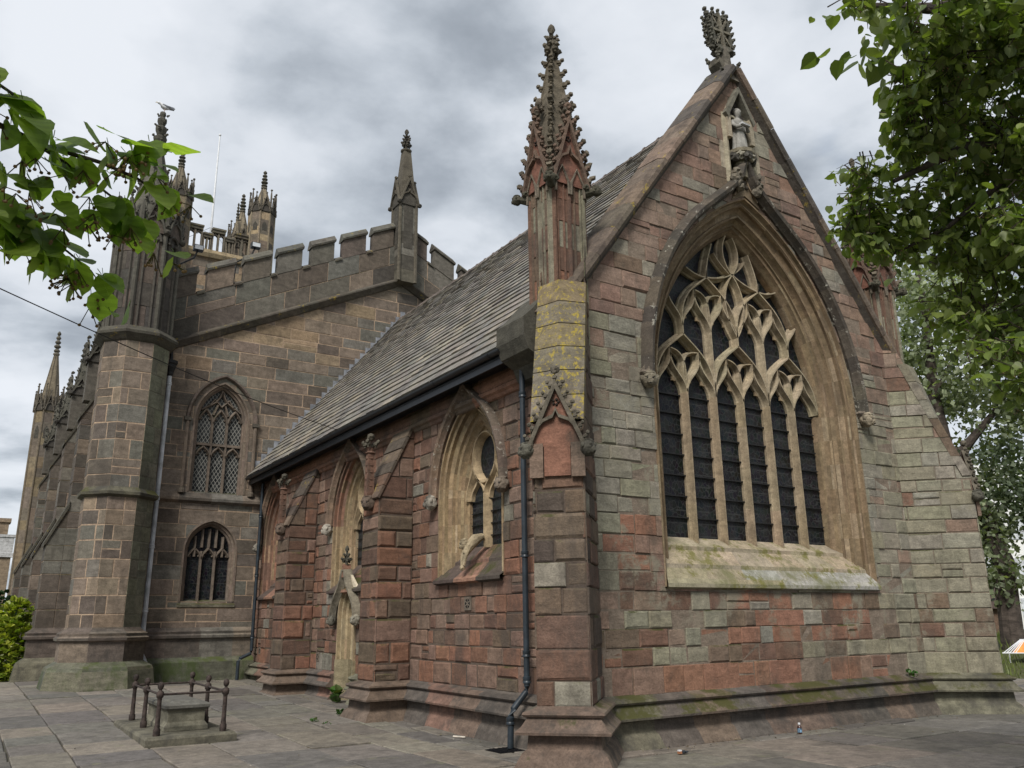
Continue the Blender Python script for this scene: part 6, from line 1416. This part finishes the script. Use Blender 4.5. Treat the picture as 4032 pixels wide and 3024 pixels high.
mb2e = [((6.6, 2.2, 6.6), (1.8, 1.5, 1.5), 5), ((5.0, .6, 7.2), (1.5, 1.4, 1.2), 5), ((6.2, 1.0, 8.4), (1.6, 1.6, 1.4), 5), ((7.4, 1.0, 5.2), (1.2, 1.2, 1.2), 4)]
lime_leaves(mb, mb2e, 26, .16, r, .85, .05)
mb.build('crown', M['leaf'], t); tw_.build('twigs', M['bark'], t)
# left: a lime branch hanging close by
r = random.Random(23)
t = tag(empty('lime_tree', (0, 0, 0)), 'lime tree whose low fruiting branch with big bright leaves hangs in from the left edge', 'tree')
mb = MB(); limb(mb, [(-2.2, .4, -.1), (-2.15, .45, 1.5), (-2.2, .5, 3.4), (-2.1, .5, 6.0)], .2, .12, 12); limb(mb, [(-2.210, .48, 2.665), (-1.530, .9, 2.815), (-0.830, 1.3, 2.685), (-0.330, 1.6, 2.585), (-0.090, 1.68, 2.570)], .035, .007)
limb(mb, [(-0.090, 1.68, 2.570), (0.020, 1.72, 2.565), (0.120, 1.73, 2.565), (0.190, 1.73, 2.550), (0.240, 1.73, 2.525)], .006, .002, 6); limb(mb, [(-0.330, 1.6, 2.585), (-0.150, 1.72, 2.515), (-0.030, 1.8, 2.475), (0.020, 1.83, 2.435), (0.040, 1.84, 2.410)], .006, .002, 6)
limb(mb, [(-0.010, 1.71, 2.565), (0.090, 1.76, 2.545), (0.160, 1.78, 2.515), (0.190, 1.80, 2.485)], .004, .0015, 6); limb(mb, [(-0.530, 1.45, 2.625), (-0.180, 1.62, 2.665), (-0.050, 1.66, 2.625), (0.020, 1.70, 2.585)], .005, .002, 6)
limb(mb, [(0.020, 1.83, 2.435), (0.090, 1.86, 2.410), (0.140, 1.88, 2.385), (0.160, 1.89, 2.365)], .003, .001, 6)
mb.build('trunk', M['bark'], t)
mb = MB()
def spray(p, ax, n, size, spread=.05, fr_=.35, br=.3, nb=(.1, -.75, .62)):
    p, ax = V3(p) + V3((-.035, 0, .065)), V3(ax).normalized(); sd = ax.cross(V3((0, 0, 1))).normalized()
    for j in range(n):
        f = (j + .5) / n; q = p + ax * (spread * 2.2 * f) + V3((r.uniform(-1, 1), r.uniform(-1, 1), r.uniform(-1, .6))) * spread * .5
        d = sd * (1 if j % 2 else -1) * r.uniform(.2, .9) + ax * r.uniform(.1, .6) + V3((0, 0, r.uniform(-.75, .1))); nrm = V3(nb) + V3((r.uniform(-.4, .4), r.uniform(-.35, .35), r.uniform(-.35, .35)))
        g = r.uniform(.85, 1.25); cc = r.choice(((.18, .25, .05), (.215, .285, .062), (.135, .195, .044)))
        near_leaf(mb, q, d, nrm, size * r.uniform(.7, 1.15), (cc[0] * g, cc[1] * g, cc[2] * g, .5), r)
        mb.tube([q, q - d.normalized() * size * .2 + V3((0, 0, .006))], .0008, 4, (.14, .18, .04, .5))
        if r.random() < br: bract(mb, q + V3((0, 0, -.01)), r, size * 1.0)
        if r.random() < fr_: fruits(mb, q + V3((0, 0, -.025)), r, .03)
for (p, ax, n, sz) in (((-.10, 1.62, 2.58), (.8, .3, -.2), 7, .075), ((-.04, 1.64, 2.53), (1, .3, -.3), 7, .072), ((0.0, 1.70, 2.49), (1, .2, -.1), 6, .066), ((.06, 1.72, 2.50), (1, .2, 0), 5, .058), ((-.05, 1.72, 2.44), (1, .2, -.2), 5, .058),
                       ((.12, 1.70, 2.54), (1, .1, .25), 5, .07), ((.18, 1.70, 2.53), (1, .1, .1), 6, .07), ((.22, 1.72, 2.50), (1, .1, -.3), 5, .066), ((.17, 1.76, 2.46), (.8, .2, -.6), 6, .06), ((.22, 1.77, 2.44), (.8, .2, -.6), 5, .062), ((.12, 1.76, 2.46), (.6, .2, -.6), 4, .052),
                       ((-.06, 1.78, 2.40), (1, .2, -.2), 5, .066), ((.0, 1.80, 2.385), (1, .2, -.3), 7, .072), ((.06, 1.83, 2.36), (1, .2, -.3), 7, .07), ((.11, 1.86, 2.335), (1, .2, -.4), 6, .064), ((-.02, 1.80, 2.35), (1, .1, -.3), 5, .064), ((.16, 1.88, 2.31), (.8, .2, -.6), 4, .05), ((-.12, 1.7, 2.36), (1, .3, -.2), 5, .066), ((.05, 1.74, 2.42), (1, .3, -.2), 4, .05)):
    spray(p, ax, int(n * 1.25), sz * .92)
lime_leaves(mb, [((-2.0, .3, 6.0), (1.4, 1.4, 1.4), 4), ((-2.8, .9, 5.0), (1.0, 1.0, 1.0), 3)], 20, .15, r, 1.0, 0)
mb.build('foliage', M['leaf_near'], t)
# background trees east of the church
def far_tree(label, limbs, ells, cnt, size, cols, seed, group='trees behind the church', trunk=True):
    r = random.Random(seed); t = tag(empty('poplar_tree', (0, 0, 0)), label, 'tree', group); mb = MB()
    for pts, a, b in limbs: limb(mb, pts, a, b, 10)
    mb.build('trunk', M['bark'], t); mb = MB()
    for c, rad, k in ells:
        c = V3(c); sub = [(V3((r.gauss(0, 1), r.gauss(0, 1), r.gauss(0, 1))).normalized() * r.random() ** .4) for _ in range(max(4, int(9 * k)))]
        for v in sub:
            cc = c + V3((v.x * rad[0], v.y * rad[1], v.z * rad[2])); g = r.uniform(.7, 1.3); base = r.choice(cols)
            for j in range(int(cnt)):
                q = cc + V3((r.gauss(0, 1), r.gauss(0, 1), r.gauss(0, .8))) * .42
                d = V3((r.uniform(-1, 1), r.uniform(-1, 1), r.uniform(-1, .5))).normalized(); s = d.cross(V3((r.uniform(-1, 1), r.uniform(-1, 1), r.uniform(-1, 1)))).normalized(); k2 = size * r.uniform(.7, 1.3); h = g * r.uniform(.75, 1.25)
                mb.face([q, q + d * k2 * .5 + s * k2 * .42, q + d * k2, q + d * k2 * .5 - s * k2 * .42], (base[0] * h, base[1] * h, base[2] * h, .5))
    mb.build('crown', M['leaf_far'], t); return t
PC = ((.19, .22, .135), (.24, .27, .17), (.155, .185, .105))
far_tree('leaning ivy-clad poplar with a forked trunk seen past the right-hand buttress', [([(28.47, 14.75, .4), (28.5, 14.7, 1.7), (28.53, 14.64, 3.3), (28.4, 14.88, 4.4), (28.19, 15.25, 6.0), (28.0, 15.55, 7.1)], .36, .27), ([(27.95, 15.6, 6.9), (27.85, 15.7, 9), (27.9, 15.6, 12.0), (27.9, 15.6, 15.0)], .25, .08), ([(28.0, 15.5, 6.6), (28.35, 14.9, 7.4), (28.8, 14.3, 8.2), (29.3, 13.6, 9.4)], .2, .06), ([(27.9, 15.6, 9.2), (28.4, 14.9, 10.6), (28.7, 14.4, 12)], .1, .03)],
         [((27.5, 15.0, 12.1), (1.3, 1.3, 1.4), 2.0), ((27.7, 15.6, 10.6), (1.2, 1.2, 1.1), 1.8), ((28.6, 15.5, 9.4), (1.2, 1.2, .9), 1.6), ((28.6, 14.2, 10.5), (1.4, 1.3, 1.3), 2.4), ((29.2, 14.0, 8.1), (1.2, 1.1, .9), 1.6), ((29.4, 13.0, 9.3), (1.3, 1.2, 1.1), 1.8), ((30.6, 13.8, 11.6), (1.5, 1.5, 1.6), 2.0), ((29.7, 14.7, 13.0), (1.6, 1.6, 1.5), 1.8), ((28.6, 16.2, 13.4), (1.5, 1.4, 1.5), 1.6), ((28.45, 14.75, 3.0), (.35, .35, .8), 1.4), ((28.35, 14.95, 4.4), (.45, .45, .7), 2.0), ((28.2, 15.2, 5.6), (.45, .45, .7), 1.6)], 52, .19, PC, 5)
far_tree('dark bushy tree low behind the leaning poplar', [([(30.3, 14.2, -.1), (30.2, 14.3, 3), (30.0, 14.4, 6)], .22, .1), ([(30.2, 14.3, 3), (29.4, 14.0, 4.6)], .1, .04)],
         [((28.6, 14.2, 6.7), (.9, .9, .8), 1.6), ((28.4, 13.9, 5.3), (.9, .9, .8), 1.6), ((29.5, 13.6, 6.2), (1.1, 1.0, 1.0), 2.2), ((29.2, 14.6, 5.3), (.8, .8, .8), 1.3), ((29.8, 14.0, 4.9), (.8, .8, .5), .7)], 40, .17, ((.10, .13, .08), (.13, .16, .10), (.085, .11, .065)), 6)
far_tree('yellow-green leafy tree between the far pinnacle and the poplar', [([(33.0, 19.0, -.1), (32.8, 19.0, 4), (32.6, 19, 9)], .3, .1)],
         [((32.0, 18.6, 11.5), (1.9, 1.8, 1.9), 2.4), ((32.8, 17.4, 10.2), (1.5, 1.5, 1.4), 1.6), ((33.6, 16.6, 8.4), (1.6, 1.5, 1.5), 1.6), ((32.2, 18.6, 14.6), (1.6, 1.6, 1.5), 1.5), ((33.2, 18.6, 6.2), (1.4, 1.4, 1.4), 1.0)], 44, .21, ((.17, .19, .07), (.11, .14, .07), (.16, .17, .07)), 9)
# shrubs by the north side
def shrub(name, label, ells, size, cols, n, seed):
    r = random.Random(seed); t = tag(empty(name, (0, 0, 0)), label, 'shrub'); mb = MB()
    for k in range(6): limb(mb, [(ells[0][0][0] + r.uniform(-.2, .2), ells[0][0][1] + r.uniform(-.2, .2), .15), V3(ells[k % len(ells)][0])], .03, .01, 6)
    mb.build('stems', M['bark'], t); mb = MB()
    for c, rad, k in ells:
        for j in range(int(n * k)):
            v = V3((r.gauss(0, 1), r.gauss(0, 1), r.gauss(0, 1))).normalized() * r.uniform(.55, 1.05) ; p = V3(c) + V3((v.x * rad[0], v.y * rad[1], v.z * rad[2]))
            if p.z < .22: continue
            cc = r.choice(cols); g = r.uniform(.7, 1.25)
            for q in range(4):
                d = (v + V3((r.uniform(-.9, .9), r.uniform(-.9, .9), r.uniform(-.6, .9)))).normalized(); leaf(mb, p, d, V3((r.uniform(-.6, .6), r.uniform(-.6, .6), 1)), size * r.uniform(.7, 1.2), (cc[0] * g, cc[1] * g, cc[2] * g, .5), r)
    mb.build('foliage', M['bush'], t)
shrub('laurel_shrub', 'bright yellow-green spotted laurel growing against the nave buttress', [((1.10, 27.6, .75), (.65, .7, .65), 1.2), ((1.25, 28.0, 1.35), (.55, .65, .55), 1.0), ((1.4, 28.4, 1.95), (.38, .5, .42), .7), ((.75, 27.4, .6), (.55, .6, .45), .8), ((1.45, 27.2, .4), (.35, .4, .3), .4)], .13, ((.26, .30, .035), (.34, .36, .06), (.16, .22, .03), (.22, .27, .04)), 260, 31)
shrub('evergreen_shrub', 'dark green shrub behind the yellow-green laurel', [((1.0, 33.5, 1.9), (.8, .9, .85), 1.2), ((.7, 33.0, 1.2), (.8, .9, .8), 1.0)], .15, ((.03, .06, .03), (.04, .075, .04), (.025, .05, .03)), 220, 32)
def weed(label, p, h, n, seed, group=None):
    r = random.Random(seed); mb = MB()
    for k in range(n):
        a = r.uniform(0, 6.28); d = V3((math.cos(a), math.sin(a), r.uniform(.4, 1.6))); leaf(mb, V3((p[0], p[1], gz(p[0], p[1]) + .005)) + V3((r.uniform(-.05, .05), r.uniform(-.08, .08), r.uniform(0, h * .6))), d, (0, 0, 1), h * r.uniform(.3, .6), (.06 * r.uniform(.7, 1.3), .12 * r.uniform(.7, 1.2), .03, .5), r)
    return tag(mb.build('weed', M['bush']), label, 'weed', group)
weed('green weed sprouting at the foot of the nearer buttress by the door', (5.92, 14.9), .12, 26, 1); weed('low tuft of weeds in a paving joint, second from the door', (5.25, 14.3), .08, 22, 2); weed('tiny weed in a paving joint, nearest to the viewer of them all', (5.3, 13.85), .06, 14, 3); weed('tall green weed growing on the doorstep in front of the door', (6.6, 16.75), .36, 20, 4)
wz = weed('fern tuft growing on the mossy plinth ledge near the right-hand buttress', (13.9, 8.98), .15, 16, 5); wz.location.z = .62

# ------------------------------------------------------------------ lawn and distant buildings
mb = MB(); r = random.Random(44)
for i in range(15000):
    x = 23 + 22 * r.random() ** 1.6; y = r.uniform(3, 30)
    if x < 23.2 + max(0, (y - 14)) * .15: continue
    h = r.uniform(.10, .34); a = r.uniform(0, 6.28); d = V3((math.cos(a), math.sin(a), 0)); z = gz(x, y) - .06; b = V3((r.uniform(-.12, .12), r.uniform(-.12, .12), h)); g = r.uniform(.7, 1.3)
    p = V3((x, y, z)); mb.face([p - d * .018, p + d * .018, p + b], (.13 * g, .16 * g, .045 * g, .5))
lw_ = mb.build('grass', M['leaf_far']); lw_['kind'] = 'stuff'; lw_['label'] = 'rough green grass beyond the paving at the right'
hb = tag(empty('apartment_building', (62, 33, 0)), 'tall white building far behind the leaning poplar at the right edge', 'building')
M['render'] = plain('white_render', (.74, .74, .72), .8, 0, .3, .06, .5)
mb = MB(); T = Matrix.Rotation(math.radians(-62), 4, 'Z')
mb.box((-9, -5, 0), (9, 5, 11.5), M=T); mb.build('wall', M['render'], hb)
for i in range(7):
    for k in range(4):
        mb = MB(); mb.box((-8.2 + i * 2.45, -5.06, 1.2 + k * 2.6), (-7.0 + i * 2.45, -5.005, 2.6 + k * 2.6), M=T); mb.build('window', M['pipe_grey'], hb)
M['green'] = plain('green_tube', (.05, .22, .15), .5)
for i in range(4): mb = MB(); mb.box((-7.9 + i * 2.45 * 1.5, -5.35, 0), (-7.78 + i * 2.45 * 1.5, -5.2, 11.5), M=T); mb.build('drainpipe', M['green'], hb)
sh = tag(empty('low_building', (43.7, 30.4, 0)), 'low building with a brown tiled roof behind the right-hand buttress', 'building')
T = Matrix.Rotation(math.radians(-62), 4, 'Z'); M['tile'] = stone_mat('brown_roof_tiles', base=(.10, .075, .065), lam=.7, stain=(.05, .04, .035), stain_amt=.5); M['brick'] = stone_mat('brown_brick', base=(.13, .085, .06), lam=.4, stain=(.05, .04, .035), stain_amt=.4)
mb = MB(); mb.box((-7, -2.5, 0), (7, 2.5, 2.0), M=T); mb.build('wall', M['brick'], sh)
mb = MB()
for k in range(12): z = 1.9 + k * .15; y = -2.8 + k * .23; mb.box((-7.3, y, z), (7.3, y + .27, z + .16), M=T)
for k in range(12): z = 1.9 + k * .15; y = 2.8 - k * .23; mb.box((-7.3, y - .27, z), (7.3, y, z + .16), M=T)
mb.build('roof', M['tile'], sh)
ob = tag(empty('barrier_shelter', (25.95, 13.0, .33)), 'small orange canopy with white frame bars standing in the grass at the right edge', 'canopy')
ob.scale = (.58, .58, .58); M['orange'] = plain('orange_sheet', (.75, .26, .04), .6); T = Matrix.Rotation(math.radians(-62), 4, 'Z')
mb = MB(); mb.loft([[T @ V3(p) for p in ((-.75, -.5, .42), (1.0, -.5, .42), (1.0, .5, .42), (-.75, .5, .42))], [T @ V3(p) for p in ((-.25, -.06, 1.0), (1.0, -.06, 1.0), (1.0, .06, 1.0), (-.25, .06, 1.0))]]); mb.build('sheet', M['orange'], ob)
for k in range(5):
    mb = MB(); a = T @ V3((-1.15 + k * .13, -.52, .40)); b = T @ V3((-.35 + k * .05, -.06, 1.0)); mb.tube([a, b], .022, 5); mb.build('frame_bar', M['white'], ob)
for a, b in (((-1.2, -.52, .40), (1.0, -.52, .40)), ((-.36, -.06, 1.02), (1.0, -.06, 1.02))): mb = MB(); mb.tube([T @ V3(a), T @ V3(b)], .028, 5); mb.build('frame_rail', M['white'], ob)
for x in (-.9, .8): mb = MB(); mb.tube([T @ V3((x, 0, -.4)), T @ V3((x, 0, .45))], .03, 5); mb.build('leg', M['white'], ob)
hs = tag(empty('house', (0, 0, 0)), 'tan stone house with a battlemented parapet and a square chimney at the far left', 'house')
M['tan'] = stone_mat('tan_stone', base=(.26, .2, .14), lam=.3, stain=(.08, .06, .045), stain_amt=.5)
mb = MB(); mb.box((-6.0, 60, 0), (2.25, 68, 5.7)); mb.build('wall', M['tan'], hs)
mb = MB(); mb.box((-6.1, 59.9, 5.7), (2.35, 60.25, 5.95))
for i in range(5): mb.box((1.55 - i * 1.6, 59.95, 5.95), (2.3 - i * 1.6, 60.3, 6.9)); mb.box((1.5 - i * 1.6, 59.9, 6.9), (2.35 - i * 1.6, 60.35, 7.05))
mb.build('battlement', M['nave'], hs)
mb = MB(); mb.box((.65, 63, 5.5), (2.0, 64.3, 8.1)); mb.box((.55, 62.9, 8.1), (2.1, 64.4, 8.35)); mb.build('chimney', M['tan'], hs)
